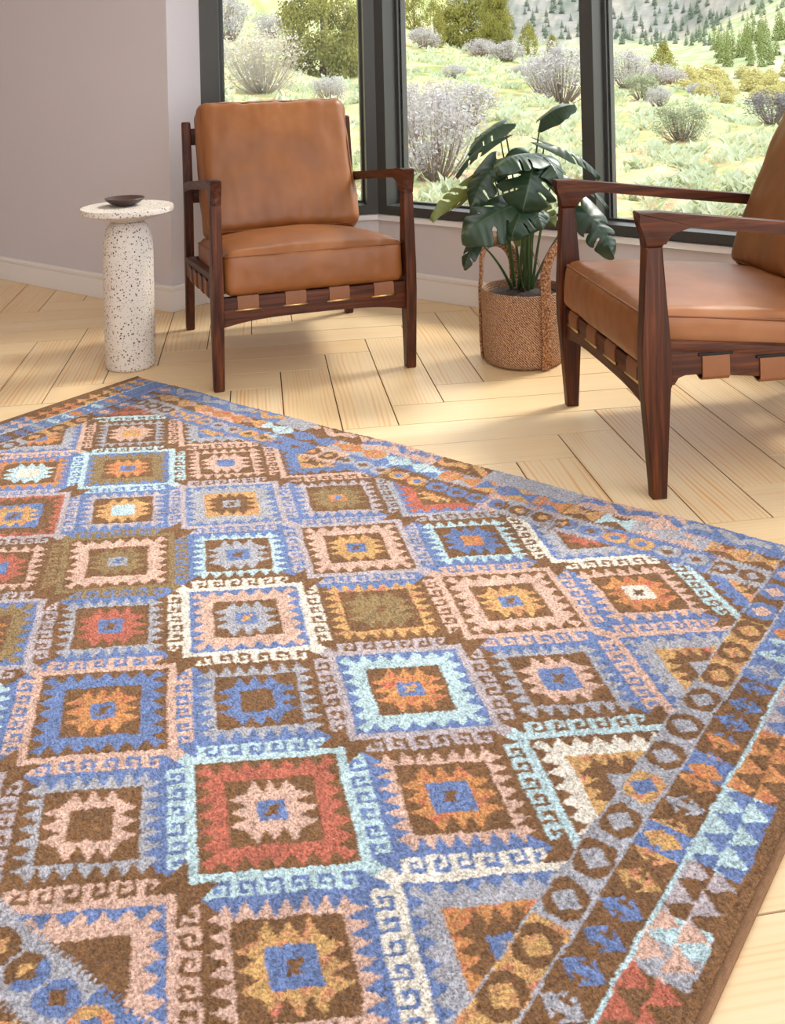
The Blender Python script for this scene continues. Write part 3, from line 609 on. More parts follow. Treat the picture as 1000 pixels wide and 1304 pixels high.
# hooked medallions (k odd, m odd): line, gap, ring, inner ground, inner star, centre, dot
HK = {(1, 5): 'lnrnpbn', (1, 3): 'vblnoby', (1, 1): 'pnpnybn', (3, 5): 'pnbnobn', (3, 3): 'wbpngby', (3, 1): 'vnpnybn',
      (5, 3): 'enpnegb', (5, 1): 'vbgyngn', (7, 1): 'lbenobn', (7, 3): 'vrnbybn', (5, 5): 'vbenobn', (7, 5): 'pnbnobn',
      (1, -1): 'wbgnrnn', (3, -1): 'gbrnynn', (5, -1): 'pnbynnn', (7, -1): 'pngbybn', (9, -1): 'lnrnrnn',
      (9, 1): 'pbgnobn', (9, 3): 'lnwnybn', (9, 5): 'pbgnobn', (-1, -1): 'lnbynnn', (-1, 1): 'pbgyngg', (-1, 3): 'lnwyngg',
      (-1, 5): 'wbgonbg', (-1, 7): 'lnwyngg', (1, 7): 'pbpnnnn', (3, 7): 'vblnoby', (5, 7): 'lbgnobn', (7, 7): 'pnbnobn', (9, 7): 'lnrnrnn'}
# plain medallions (k even, m even): ring, inner ground, star, centre, dot, centre size
NK = {(0, 0): 'pnown.10', (0, 2): 'gnpbn.12', (0, 4): 'pnobn.12', (0, 6): 'pnybn.12', (2, 0): 'lnboo.09', (2, 2): 'yneen.07',
      (2, 4): 'gnbnn.11', (2, 6): 'gnpnn.12', (4, 0): 'vneob.08', (4, 2): 'lngbn.10', (4, 4): 'gnrbn.09', (4, 6): 'lnobn.09',
      (6, 0): 'pnpbb.09', (6, 2): 'vnyll.11', (6, 4): 'pnrbb.10', (6, 6): 'gnbbn.10', (8, 0): 'gnpyy.10', (8, 2): 'onlww.11', (8, 4): 'gnrbn.09', (8, 6): 'pnobn.1'}
# ground around the plain medallions on the four sides: -U (left), +U (right), -W (top), +W (bottom)
NBG = {(0, 0): 'bnnb', (0, 2): 'nbbn', (0, 4): 'bnnb', (0, 6): 'nbbn', (2, 0): 'bnnb', (2, 2): 'nnbn', (2, 4): 'bnnb', (2, 6): 'nbbn',
       (4, 0): 'bnnb', (4, 2): 'bbbn', (4, 4): 'nnbb', (4, 6): 'bbnb', (6, 0): 'nnnn', (6, 2): 'bbbb', (6, 4): 'nnnn', (8, 0): 'nnnn', (8, 2): 'bbbb', (8, 4): 'nnnn'}
HOOK = np.array([[1, 1, 0, 0, 0, 0], [1, 1, 0, 1, 1, 0], [1, 1, 0, 0, 1, 0], [1, 1, 1, 1, 1, 0]], dtype=bool)

def tri(x):
    x = x - np.floor(x); return 1 - np.abs(2 * x - 1)

def rug_pattern(S, T):
    """returns palette index for rug coordinates (m from the right edge, m from the top edge)"""
    out = np.full(S.shape, IDX['n'], dtype=np.int32)
    a, b = 0.1745, 0.149
    K = (S - 0.371) / a; Mm = (T - 0.318) / b
    kh = 2 * np.round((K - 1) / 2) + 1; mh = 2 * np.round((Mm - 1) / 2) + 1
    kn = 2 * np.round(K / 2); mn = 2 * np.round(Mm / 2)
    def lut(table, kk, mm, pos, default):
        arr = np.full((16, 16), IDX[default], dtype=np.int32)
        for (k_, m_), s in table.items(): arr[k_ + 2, m_ + 2] = IDX[s[pos]]
        return arr[np.clip(kk.astype(int) + 2, 0, 15), np.clip(mm.astype(int) + 2, 0, 15)]
    # plain medallions
    dk, dm = K - kn, Mm - mn
    U = -(dk + dm) / 2; W = -(dk - dm) / 2
    d = np.maximum(np.abs(U), np.abs(W)); horiz = np.abs(U) > np.abs(W); e = np.where(horiz, W, U)
    side = np.where(horiz, np.where(U < 0, 0, 1), np.where(W < 0, 2, 3))
    bg = np.zeros_like(out)
    for s_ in range(4):
        q = lut(NBG, kn, mn, s_, 'n'); bg = np.where(side == s_, q, bg)
    out[:] = bg
    rn = 0.285 + 0.105 * tri(e / 0.0985 + 0.5)
    out = np.where((d < rn) & (np.abs(e) < 0.345), lut(NK, kn, mn, 0, 'p'), out)
    out = np.where(d < 0.275, lut(NK, kn, mn, 1, 'n'), out)
    rs = 0.155 + 0.105 * tri(e / 0.105 + 0.5)
    cs = np.full((16, 16), 0.1)
    for (k_, m_), s in NK.items(): cs[k_ + 2, m_ + 2] = float(s[5:])
    cs = cs[np.clip(kn.astype(int) + 2, 0, 15), np.clip(mn.astype(int) + 2, 0, 15)]
    out = np.where((d < rs) & (np.abs(e) < 0.158), lut(NK, kn, mn, 2, 'o'), out)
    out = np.where(d < cs, lut(NK, kn, mn, 3, 'b'), out)
    zig = (np.abs(U + W) < 0.022) & (np.abs(U - W) < 0.085) | (np.abs(U - W * .3) < 0.018) & (np.abs(W) < .045)
    out = np.where(zig & (d < cs * .75), lut(NK, kn, mn, 4, 'n'), out)
    # hooked medallions
    dk, dm = K - kh, Mm - mh
    U = -(dk + dm) / 2; W = -(dk - dm) / 2
    d = np.maximum(np.abs(U), np.abs(W)); horiz = np.abs(U) > np.abs(W); e = np.where(horiz, W, U)
    L = lut(HK, kh, mh, 0, 'p')
    # stepped brown ground at the corners along the short diagonal, touching frames along the long one
    stair = (np.abs(dk) < 0.16) & (d > 0.44)
    out = np.where(stair & (d > 0.475), IDX['n'], out)
    per = 0.132; hh = 0.026
    c = np.floor(((e + 0.396) / per % 1.0) * 6).astype(int); r = np.floor((d - 0.475) / hh).astype(int)
    hk = HOOK[np.clip(r, 0, 3), np.clip(c, 0, 5)] & (r >= 0) & (r < 4) & (np.abs(e) < 0.396) & ~stair
    out = np.where(hk, L, out)
    out = np.where((d >= 0.475) & (np.abs(dm) < 0.07) & (np.abs(dk) > .9), L, out)
    out = np.where((d >= 0.42) & (d < 0.475), L, out)
    out = np.where(d < 0.42, lut(HK, kh, mh, 1, 'n'), out)
    rr = 0.325 + 0.085 * tri(e / 0.118 + 0.5)
    out = np.where((d < rr) & (np.abs(e) < .40), lut(HK, kh, mh, 2, 'p'), out)
    out = np.where(d < 0.25, lut(HK, kh, mh, 3, 'n'), out)
    rs = 0.135 + 0.105 * tri(e / 0.098 + 0.5)
    out = np.where((d < rs) & (np.abs(e) < .147), lut(HK, kh, mh, 4, 'o'), out)
    out = np.where(d < 0.078, lut(HK, kh, mh, 5, 'b'), out)
    zig = ((np.abs(U + W) < 0.02) & (np.abs(U - W) < 0.085)) | ((np.abs(U - W * .3) < 0.014) & (np.abs(W) < .04))
    out = np.where(zig & (d < .06), lut(HK, kh, mh, 6, 'n'), out)
    # ---- bands across the two ends (t): waves / bow ties / hexagons
    Te = np.minimum(T, RUG_H - T)
    zipA = 0.058 + 0.009 * tri(S / 0.0085) ; zipB = 0.112 + 0.009 * tri(S / 0.0085)
    def section(edges, cols, X):
        q = np.full(X.shape, IDX[cols[0]], dtype=np.int32)
        for x0, c_ in zip(edges, cols): q = np.where(X < x0, IDX[c_], q)
        return q
    # lists run from large s (left end) to small s
    ea = [2.2, 1.62, 1.50, 1.40, 1.22, 1.0, .86, .62, .40]
    A_bg = section(ea, 'bbgnpngpb', S); A_m = section(ea, 'gygpbygb' + 'g', S)
    ph = S / 0.115
    wave = (Te > 0.012) & (Te < 0.05) & (((tri(ph) > (Te - 0.008) / 0.05) & (tri(ph) < (Te + 0.018) / 0.05)) | ((np.abs(Te - 0.026) < .009) & (tri(ph + .35) > .62)))
    A = np.where(wave, A_m, A_bg)
    eb = [2.2, 1.75, 1.60, 1.52, 1.42, 1.28, 1.12, .95, .85, .71, .63, .555, .485, .33]
    B_bg = section(eb, 'npnnngbgybnnpn', S); B_m = section(eb, 'yoylboloboyl' + 'gy', S)
    pb = (S - 0.518) / 0.0745; fb_ = np.abs(pb - np.round(pb)) * 2
    bow = np.abs(Te - 0.085) < 0.004 + 0.026 * fb_
    bow = bow & (fb_ < 0.97)
    B = np.where(bow, B_m, B_bg)
    ec = [2.2, 1.80, 1.66, 1.55, 1.42, 1.30, 1.20, 1.07, .95, .80, .75, .60, .52, .41, .30]
    C_bg = section(ec, 'gbbbbpbnnpggbbbg'[:15], S); C_m = section(ec, 'nygybngybbnbygyn'[:15], S); C_c = section(ec, 'gbnnnynbnnynbnbg'[:15], S)
    C_bg = np.where(S < .30, IDX['g'], C_bg); C_m = np.where(S < .30, IDX['n'], C_m); C_c = np.where(S < .30, IDX['g'], C_c)
    ph = (S - 0.332) / 0.0535; off = (ph - np.round(ph)) * 0.0535
    hx = np.abs(off) + 0.45 * np.maximum(np.abs(Te - 0.152) - 0.004, 0)
    hexo = (np.abs(off) < 0.0245) & (np.abs(Te - .152) < 0.021) & (np.abs(off) * .8 + np.abs(Te - .152) < .030)
    hexi = (np.abs(off) * .9 + np.abs(Te - .152) < .0125)
    Cc = np.where(hexi, C_c, np.where(hexo, C_m, C_bg))
    zipC = 0.187 + 0.010 * (tri(S / 0.0085) - .5)
    top = np.where(Te < zipA, A, np.where(Te < zipB, B, Cc))
    kodd = 2 * np.round((K - 1) / 2) + 1
    near_half = np.abs(K - kodd) * a < 0.10 - (0.188 - Te) * 1.2          # medallion tips run up into the hexagon band
    out = np.where(Te < zipC, top, out)
    # ---- bands along the two long sides
    Sm = np.minimum(S, RUG_W - S)
    def pick(bounds, cols, X):
        q = np.full(X.shape, IDX[cols[-1]], dtype=np.int32)
        for x0, c_ in reversed(list(zip(bounds, cols))): q = np.where(X < x0, IDX[c_], q)
        return q
    tb = [.215 + .0, .30, .50, .72, .795, 1.008, 1.3, 1.6]
    o_bg = pick(tb, 'nnyggg' + 'yg', T); o_m = pick(tb, 'bbnnyn' + 'nn', T); o_c = pick(tb, 'ppygbg' + 'yg', T)
    ph = (T - 0.186) / 0.0715; off = (ph - np.round(ph)) * 0.0715
    x = np.abs(Sm - 0.1735); y = np.abs(off)
    octo = (x < 0.0235) & (y < 0.0275) & (x + y < 0.040)
    octi = (x * .9 + y) < 0.0175
    O = np.where(octi, o_c, np.where(octo, o_m, o_bg))
    O = np.where((Sm > .1975) | (Sm < 0.1495), IDX['g'], O)
    ab = [.22, .385, .455, .61, .645, .70, .735, .775, .81, .85, .885, .925, 1.075, 1.12, 1.16, 1.3, 1.6]
    a_m = pick(ab, 'ylgbobogybyybggbb' + 'b', T); a_bg = pick(ab, 'bbbnnnnnnnnnnnnnn' + 'n', T)
    a_m = np.where(T < .14, IDX['b'], a_m)
    ph = (T - 0.949) / 0.0475; off = (ph - np.round(ph)) * 0.0475; nn_ = np.round(ph)
    x = (Sm - 0.1175) / 0.0265; y = off / 0.0215
    diam = (np.abs(x) + np.abs(y) < 1) & ~((np.abs(x) < .13) & (np.abs(y) > .42)) & ~((np.abs(x) < .32) & (np.abs(np.abs(y) - .36) < .1))
    bowt = (np.abs(y) < np.abs(x) * 1.05 + .06) | ((np.abs(x) < .16) & (np.abs(y) < .5))
    isbow = ((np.abs(T - .677) < .024) | (np.abs(T - .830) < .024) | (np.abs(T - .30) < .024))
    A2 = np.where(np.where(isbow, bowt, diam), a_m, a_bg)
    A2 = np.where(isbow, np.where(bowt, IDX['b'], np.where(T > .75, IDX['y'], IDX['o'])), A2)
    tr = np.floor((T - 0.003) / 0.0415)
    t_m = pick([.12, .25, .40, .47, .56, .66, .70, .84, .925, 1.005, 1.09, 1.3], 'byopvoolvprr' + 'g', T)
    t_bg = pick([.12, .25, .40, .47, .56, .66, .70, .84, .925, .965, 1.005, 1.3], 'ynnbbnnbnlgn' + 'n', T)
    ft = np.abs(((T - 0.003) / 0.0415) % 1.0 - 0.5) * 2
    c1 = (0.083 - Sm) / 0.0315; c2 = (0.0515 - Sm) / 0.0315
    in1 = (Sm > .0515) & (Sm <= .083) & (ft < 1 - c1); in2 = (Sm > .02) & (Sm <= .0515) & (ft < 1 - c2)
    Tt = np.where(in1 | in2, t_m, t_bg)
    edge_lightblue = (T > .70) & (T < .84)
    sideband = np.where(Sm > .1455, O, np.where(Sm > .0885, A2, np.where(Sm > .083, IDX['l'], np.where(Sm > .02, Tt, IDX['n']))))
    out = np.where(Sm < .2, sideband, out)
    return out

def build_rug():
    t = thing('area_rug', 'large blue, brown and pink geometric diamond-patterned area rug on the pine floor', 'rug', (RUG_X1, RUG_Y1, 0))
    step = 0.0027
    s = np.arange(0.0, RUG_W + step / 2, step); tt = np.arange(0.0, RUG_H + step / 2, step)
    S, T = np.meshgrid(s, tt)                      # rows: t
    # a gentle wave where the top edge was not pressed flat
    wavy = 0.004 * np.sin(S * 7.0) * np.exp(-T / 0.25) + 0.003 * np.sin(S * 17 + 1) * np.exp(-T / 0.2)
    rnd = np.random.default_rng(3)
    # hand-woven irregularity: rows shift a little, edges step
    def smooth_noise(shape, cells, amp):
        g = rnd.normal(size=(cells[0] + 2, cells[1] + 2))
        yi = np.linspace(0, cells[0], shape[0]); xi = np.linspace(0, cells[1], shape[1])
        y0 = yi.astype(int); x0 = xi.astype(int); fy = (yi - y0)[:, None]; fx = (xi - x0)[None, :]
        y1 = y0 + 1; x1 = x0 + 1
        return amp * ((g[y0][:, x0] * (1 - fy) + g[y1][:, x0] * fy) * (1 - fx) + (g[y0][:, x1] * (1 - fy) + g[y1][:, x1] * fy) * fx)
    sh = S.shape
    ds = smooth_noise(sh, (60, 80), 0.0014) + smooth_noise(sh, (260, 360), 0.0006)
    dt = smooth_noise(sh, (60, 80), 0.0014) + smooth_noise(sh, (260, 360), 0.0006)
    idx = rug_pattern(S + ds, T + dt)
    col = PALA[idx]
    # yarn lots: streaks along the warp, tonal blotches, worn patches
    streak = smooth_noise(sh, (14, 420), 0.075) + smooth_noise(sh, (40, 60), 0.05) + smooth_noise(sh, (6, 8), 0.03)
    pix = rnd.normal(size=sh) * 0.09
    col = col * (1 + streak + pix)[..., None]
    # orange and gold yarns vary toward red and straw from row to row
    warm = np.isin(idx, [IDX['o'], IDX['y']])
    hue = smooth_noise(sh, (120, 200), 0.20) + smooth_noise(sh, (40, 300), 0.08)
    col[..., 1] = np.where(warm, col[..., 1] * (1 - np.abs(hue)), col[..., 1])
    # worn end: streaks of the next colour pulled along the warp in the top bands
    worn = np.clip(1 - T / 0.2, 0, 1)
    pull = (smooth_noise(sh, (22, 500), 1.0) > 0.9) & (rnd.random(sh) < 0.95 * (worn > 0))
    shift = int(0.035 / step)
    col2 = np.roll(col, shift, axis=0)
    col = np.where(pull[..., None], 0.35 * col + 0.65 * col2, col)
    col = np.clip(col, 0.002, 0.95)
    Z = RUG_T + rnd.normal(size=sh) * 0.0009 + smooth_noise(sh, (180, 250), 0.0004)
    # rounded rims
    m = np.minimum(np.minimum(S, RUG_W - S), np.minimum(T, RUG_H - T))
    rim = np.clip(m / 0.010, 0, 1); Z = Z * (0.55 + 0.45 * np.sqrt(1 - (1 - rim) ** 2))
    X = -S; Y = -T + wavy
    V = np.stack([X, Y, Z], -1).reshape(-1, 3)
    ny, nx = sh
    i = np.arange(ny * nx).reshape(ny, nx)
    q = np.stack([i[:-1, :-1], i[1:, :-1], i[1:, 1:], i[:-1, 1:]], -1).reshape(-1, 4)
    # skirt down to the floor
    rimidx = np.concatenate([i[0, :], i[1:, -1], i[-1, -2::-1], i[-2:0:-1, 0]])
    nb = len(V); VB = V[rimidx].copy(); VB[:, 2] = 0.0005
    V = np.concatenate([V, VB]); nr = len(rimidx); j = np.arange(nr)
    sk = np.stack([rimidx, np.roll(rimidx, -1), nb + (j + 1) % nr, nb + j], -1)
    q = np.concatenate([q, sk])
    me = bpy.data.meshes.new('woven_pile')
    me.vertices.add(len(V)); me.vertices.foreach_set('co', V.astype(np.float32).ravel())
    me.loops.add(q.size); me.loops.foreach_set('vertex_index', q.astype(np.int32).ravel())
    me.polygons.add(len(q)); me.polygons.foreach_set('loop_start', (np.arange(len(q)) * 4).astype(np.int32))
    me.polygons.foreach_set('loop_total', np.full(len(q), 4, dtype=np.int32))
    me.update(calc_edges=True)
    cc = np.concatenate([col.reshape(-1, 3), col.reshape(-1, 3)[rimidx]])
    cc = np.concatenate([cc, np.ones((len(cc), 1))], 1)
    at = me.color_attributes.new('Col', 'FLOAT_COLOR', 'POINT'); at.data.foreach_set('color', cc.astype(np.float32).ravel())
    mt = NT('woven_wool'); a = mt.add('ShaderNodeAttribute'); a.attribute_name = 'Col'
    v = mt.coord('Object', (230, 330, 300), (0, 0, 0.6)); n = mt.noise(v, 1.0, 2, 0.6)
    v2 = mt.coord('Object'); n2 = mt.noise(v2, 420, 2, 0.6)
    c = mt.mix(1.0, a.outputs['Color'], mt.ramp(n, [(0.33, (0.64, 0.62, 0.60)), (0.48, (1.02, 1.02, 1.02)), (0.66, (1.42, 1.42, 1.42))]), 'MULTIPLY')  # speckle: yarn tone plus painted highlights and shade of the pile loops
    mt.col(c); mt.rough(0.95); mt.b.inputs['Specular IOR Level'].default_value = 0.1
    mt.b.inputs['Sheen Weight'].default_value = 0.15
    mt.bump(mt.mix(0.3, n, n2), 1.0, 0.006)
    me.materials.append(mt.m)
    me.polygons.foreach_set('use_smooth', [True] * len(me.polygons))
    link(bpy.data.objects.new('woven_pile', me), t)
    # serged brown binding along the two long sides
    def binding(xc):
        pts = [(xc, -RUG_H + i * RUG_H / 160, 0.0055) for i in range(161)]
        V, F = tube_geo(pts, 0.0062, 10)
        bt = mat_bind
        return mesh_obj('edge_binding', V, F, bt, t)
    mb = NT('brown_binding'); v = mb.coord('Object', (300, 60, 300), (0, 0, .5)); n = mb.noise(v, 1.0, 2, 0.6)
    wv = mb.add('ShaderNodeTexWave'); wv.bands_direction = 'Y'; wv.inputs['Scale'].default_value = 90; wv.inputs['Distortion'].default_value = 2
    mb.l(mb.coord('Object'), wv.inputs['Vector'])
    mb.col(mb.mix(n, lin((104, 72, 46)), lin((156, 114, 80)))); mb.bump(wv.outputs['Color'], 0.6, 0.002); mb.rough(0.9)
    mat_bind = mb.m
    binding(0.0); binding(-RUG_W)
build_rug()

# ------------------------------------------------------------------ armchairs
def arc(cx, cy, r, a0, a1, n=6):
    return [(cx + r * math.cos(math.radians(a0 + (a1 - a0) * i / n)), cy + r * math.sin(math.radians(a0 + (a1 - a0) * i / n))) for i in range(n + 1)]

def cushion_geo(sx, sy, sz, rad, crown_top, crown_front=0.0, crown_bot=0.0, seed=0, nx=56, ny=48, nz=14, wr=0.003, back=False):
    """soft box centred at the origin; returns verts, faces"""
    bm = bmesh.new()
    grids = {}
    def key(p): return (round(p[0], 5), round(p[1], 5), round(p[2], 5))
    vm = {}
    def vert(p):
        k_ = key(p)
        if k_ not in vm: vm[k_] = bm.verts.new(p)
        return vm[k_]
    def lin_(n): return [-1 + 2 * i / n for i in range(n + 1)]
    gx, gy, gz = lin_(nx), lin_(ny), lin_(nz)
    def face_grid(A, B, fn):
        for i in range(len(A) - 1):
            for j in range(len(B) - 1):
                try: bm.faces.new([vert(fn(A[i], B[j])), vert(fn(A[i + 1], B[j])), vert(fn(A[i + 1], B[j + 1])), vert(fn(A[i], B[j + 1]))])
                except ValueError: pass
    for sgn in (-1, 1):
        face_grid(gx, gy, lambda a, b: (a, b, sgn)); face_grid(gx, gz, lambda a, b: (a, sgn, b)); face_grid(gy, gz, lambda a, b: (sgn, a, b))
    hx, hy, hz = sx / 2, sy / 2, sz / 2
    off = Vector((seed * 3.1, seed * 1.7, seed))
    for v in bm.verts:
        u, w, t_ = v.co
        p = Vector((u * hx, w * hy, t_ * hz))
        q = Vector((max(-hx + rad, min(hx - rad, p.x)), max(-hy + rad, min(hy - rad, p.y)), max(-hz + rad, min(hz - rad, p.z))))
        d = p - q
        if d.length > 1e-9:
            # spread samples evenly round the corner
            d = d.normalized() * rad
        p = q + d
        fu, fw = (1 - abs(u) ** 2.4), (1 - abs(w) ** 2.4)
        if t_ > 0.5: p.z += crown_top * fu ** .8 * fw ** .8 * (t_ if abs(t_) < 1 else 1)
        if t_ < -0.5: p.z -= crown_bot * fu ** .8 * fw ** .8
        if w < -0.5: p.y -= crown_front * fu * (1 - t_ * t_)
        if w > .5: p.y += crown_front * fu * (1 - t_ * t_)
        if abs(u) > .5: p.x += math.copysign(crown_front * .6 * fw * (1 - t_ * t_), u)
        # soft leather puckers, strongest near the seams
        edge = max(abs(u), abs(w)) ** 3
        nn = noise.noise(Vector((p.x * 9, p.y * 9, p.z * 9)) + off)
        n2 = noise.noise(Vector((p.x * 34, p.y * 15, p.z * 20)) + off * 2)
        n3 = noise.noise(Vector((p.x * 60, p.y * 8, p.z * 50)) + off * 3)
        dirn = (p - q * .8); dirn = dirn.normalized() if dirn.length > 0 else Vector((0, 0, 1))
        if t_ > .99 and d.length < rad * 1.01 and abs(u) < .93 and abs(w) < .93: dirn = Vector((0, 0, 1))
        p += dirn * (nn * wr * 1.2 + n2 * wr * (.25 + .5 * edge) + n3 * wr * .5 * edge)
        v.co = p
    bmesh.ops.remove_doubles(bm, verts=bm.verts, dist=1e-6)
    return bm

def superellipse_loop(hx, hy, rad, n=10):
    pts = []
    for cx, cy, a0 in ((hx - rad, hy - rad, 0), (-hx + rad, hy - rad, 90), (-hx + rad, -hy + rad, 180), (hx - rad, -hy + rad, 270)):
        pts += arc(cx, cy, rad, a0, a0 + 90, n)
    return pts

def make_chair(name, label, group, loc, rz):
    t = thing(name, label, 'armchair', loc, rz, group)
    W2 = 0.297; tx = 0.016
    for sx in (-1, 1):
        x0, x1 = sx * W2 - tx, sx * W2 + tx
        front = [(-0.014, 0.0), (0.018, 0.0), (0.034, 0.27), (0.034, 0.33), (0.0205, 0.545), (-0.0198, 0.545), (-0.031, 0.33), (-0.031, 0.25)]
        prism_obj('leg', front, 'x', x0, x1, M['wood'], t, 0.005, 3)
        rear = [(0.716, 0.0), (0.748, 0.0), (0.734, 0.24), (0.722, 0.42), (0.722, 0.52), (0.744, 0.742), (0.736, 0.750), (0.712, 0.750),
                (0.706, 0.744), (0.679, 0.53), (0.680, 0.40), (0.690, 0.24)]
        prism_obj('leg', rear, 'x', x0 + .001, x1 - .001, M['wood'], t, 0.005, 3)
        # arm with its flared front and filleted underside
        arm = [(-0.0205, 0.545), (-0.0215, 0.572), (-0.026, 0.598), (-0.036, 0.6185), (-0.034, 0.622), (0.02, 0.6195), (0.30, 0.585), (0.55, 0.556), (0.70, 0.535),
               (0.70, 0.500), (0.55, 0.527), (0.30, 0.557), (0.12, 0.5795), (0.085, 0.5830), (0.066, 0.5828), (0.051, 0.5790), (0.038, 0.5715), (0.029, 0.5615), (0.0235, 0.552), (0.0212, 0.545)]
        ax0, ax1 = x0 - .0004, x1 + .0004
        prism_obj('armrest', arm, 'x', ax0, ax1, M['woody'], t, 0.005, 3)
        # side rail: sloping, with upper lip and lower band
        rail = [(0.030, 0.338), (0.30, 0.311), (0.69, 0.270), (0.69, 0.200), (0.40, 0.232), (0.10, 0.264), (0.065, 0.2675), (0.048, 0.262), (0.036, 0.245), (0.030, 0.225)]
        prism_obj('side_rail', rail, 'x', sx * W2 - .013, sx * W2 + .013, M['woody'], t, 0.004, 2)
        lip = [(0.03, 0.338), (0.30, 0.311), (0.69, 0.270), (0.69, 0.252), (0.30, 0.293), (0.03, 0.320)]
        prism_obj('rail_lip', lip, 'x', sx * (W2 + .012) - .004, sx * (W2 + .012) + .004, M['woody'], t, 0.002, 2)
    # front rail with the arched lower edge
    lowz = lambda x: 0.205 - 0.016 * max(0, abs(x) / .282 - .0) ** 4 - 0.004 * (abs(x) / .282) ** 2
    n = 28
    fr = [(-.283 + .566 * i / n, lowz(-.283 + .566 * i / n)) for i in range(n + 1)] + [(.283, .272), (-.283, .272)]
    prism_obj('front_rail', fr, 'y', -0.015, 0.013, M['woodx'], t, 0.004, 2)
    prism_obj('rear_rail', [(-.283, .195), (.283, .195), (.283, .265), (-.283, .265)], 'y', .700, .722, M['woodx'], t, 0.004, 2)
    prism_obj('back_rail', [(-.283, .665), (.283, .665), (.283, .725), (-.283, .725)], 'y', .722, .740, M['woodx'], t, 0.004, 2)
    prism_obj('back_rail', [(-.283, .46), (.283, .46), (.283, .515), (-.283, .515)], 'y', .692, .708, M['woodx'], t, 0.004, 2)
    # leather webbing
    for x in (-.208, -.065, .070, .211):
        pts = [(x, -.017, .236), (x, -.0175, .262), (x, -.013, .2735), (x, .0, .2755), (x, .05, .270), (x, .35, .250), (x, .68, .262), (x, .712, .268), (x, .7245, .262), (x, .7245, .235)]
        V, F = strip_geo(pts, (1, 0, 0), .0315, .004); st = mesh_obj('strap', V, F, M['strap'], t, True, 40)
        V, F = tube_geo([(x - .040, -.0180, .2345), (x + .040, -.0180, .2345)], .0030, 8); mesh_obj('brass_pin', V, F, M['brass'], st)
    for y in (.136, .270, .404, .538):
        zt = .338 - .1035 * (y - .03)
        zb = zt - .073
        pts = [(-.311, y, zt - .022), (-.3125, y, zt - .035), (-.312, y, zb + .004), (-.306, y, zb - .0025), (-.295, y, zb - .0035), (-.280, y, zb + .002), (-.25, y, zb + .008), (0, y, zb + .0), (.25, y, zb + .008),
               (.280, y, zb + .002), (.295, y, zb - .0035), (.306, y, zb - .0025), (.312, y, zb + .004), (.3125, y, zt - .035), (.311, y, zt - .022)]
        V, F = strip_geo(pts, (0, 1, 0), .0315, .004); st = mesh_obj('strap', V, F, M['strap'], t, True, 40)
        for sx in (-1, 1):
            bm = bmesh.new(); bm_box(bm, (sx * .3115 - .003, y - .040, zt - .024), (sx * .3115 + .003, y + .040, zt - .017), .002)
            bm_obj('slot_shade_bar', bm, M['slot'], st, True, 40)  # solid dark bar painting the shade where the strap enters the rail
    # seat cushion
    tilt = math.radians(-5.5)
    bm = cushion_geo(.556, .640, .128, .026, .040, .008, 0, seed=1 + hash(name) % 1, wr=.0030)
    o = bm_obj('seat_cushion', bm, M['leather'], t); o.location = (0, .297, .309); o.rotation_euler = (tilt, 0, 0)
    for zz in (.052,):
        L = superellipse_loop(.2762, .3182, .024); L3 = [(a, b, zz) for a, b in L]
        V, F = tube_geo(L3, .0028, 6, closed=True); mesh_obj('seam', V, F, M['piping'], o)
    # back cushion leaning between the posts
    bm = cushion_geo(.542, .486, .125, .036, .026, .006, .012, seed=5, wr=.0050)
    o = bm_obj('back_cushion', bm, M['leather'], t)
    lean = math.radians(24)
    o.rotation_euler = (PI / 2 - lean, 0, 0)
    o.location = (.003, .597, .581)
    for zz in (.050, -.050):
        L = superellipse_loop(.2625, .2345, .030); V, F = tube_geo([(a, b, zz) for a, b in L], .0022, 6, closed=True); mesh_obj('seam', V, F, M['piping'], o)
    return t

def chair_at(FL, FR, name, label, group):
    FL = Vector(FL); FR = Vector(FR); mid = (FL + FR) / 2; d = (FR - FL)
    return make_chair(name, label, group, (mid.x, mid.y, 0.0005), math.atan2(d.y, d.x))
c1 = chair_at((-2.223, 2.049), (-1.882, 2.535), 'armchair', 'tan leather armchair with walnut frame standing in front of the left bay window, seen whole', 'matching tan leather armchairs')
c2 = chair_at((-1.306, 2.496), (-0.879, 2.072), 'armchair', 'tan leather armchair with walnut frame right of the potted plant, cut off by the frame', 'matching tan leather armchairs')

# ------------------------------------------------------------------ side table and dish
TX, TY = -2.648, 2.066
t = thing('side_table', 'speckled terrazzo pedestal side table with round top, left of the armchair', 'side table', (TX, TY, 0))
prof = [(0.0, 0.0), (.070, 0.0), (.076, .004), (.078, .012), (.0785, .2), (.0785, .37)]
for i in range(1, 13):
    a = PI / 2 * i / 12
    prof.append((.040 + .0385 * math.cos(a) ** .9 if i < 12 else .040, .37 + .095 * math.sin(a)))
prof.append((0.0, .466))
V, F = lathe_geo(prof, 72); mesh_obj('pedestal', V, F, M['terrazzo'], t, True, 50)
prof = [(0.0, .462), (.036, .462), (.050, .466), (.085, .476), (.118, .486), (.142, .492), (.1455, .496), (.1455, .508), (.1435, .5115), (.0, .5115)]
V, F = lathe_geo(prof, 96); mesh_obj('table_top', V, F, M['terrazzo'], t, True, 40)
prof = [(0.0, 0.0), (.022, 0.0), (.028, .002), (.045, .009), (.058, .018), (.0625, .0245), (.0615, .0260), (.056, .0225), (.042, .0135), (.024, .0075), (0.0, .006)]
V, F = lathe_geo(prof, 64); d = mesh_obj('bowl', V, F, M['dish'], None, True, 50)
d.location = (TX - .016, TY + .004, .5116); tag(d, 'shallow dark bronze bowl on the terrazzo side table', 'bowl')

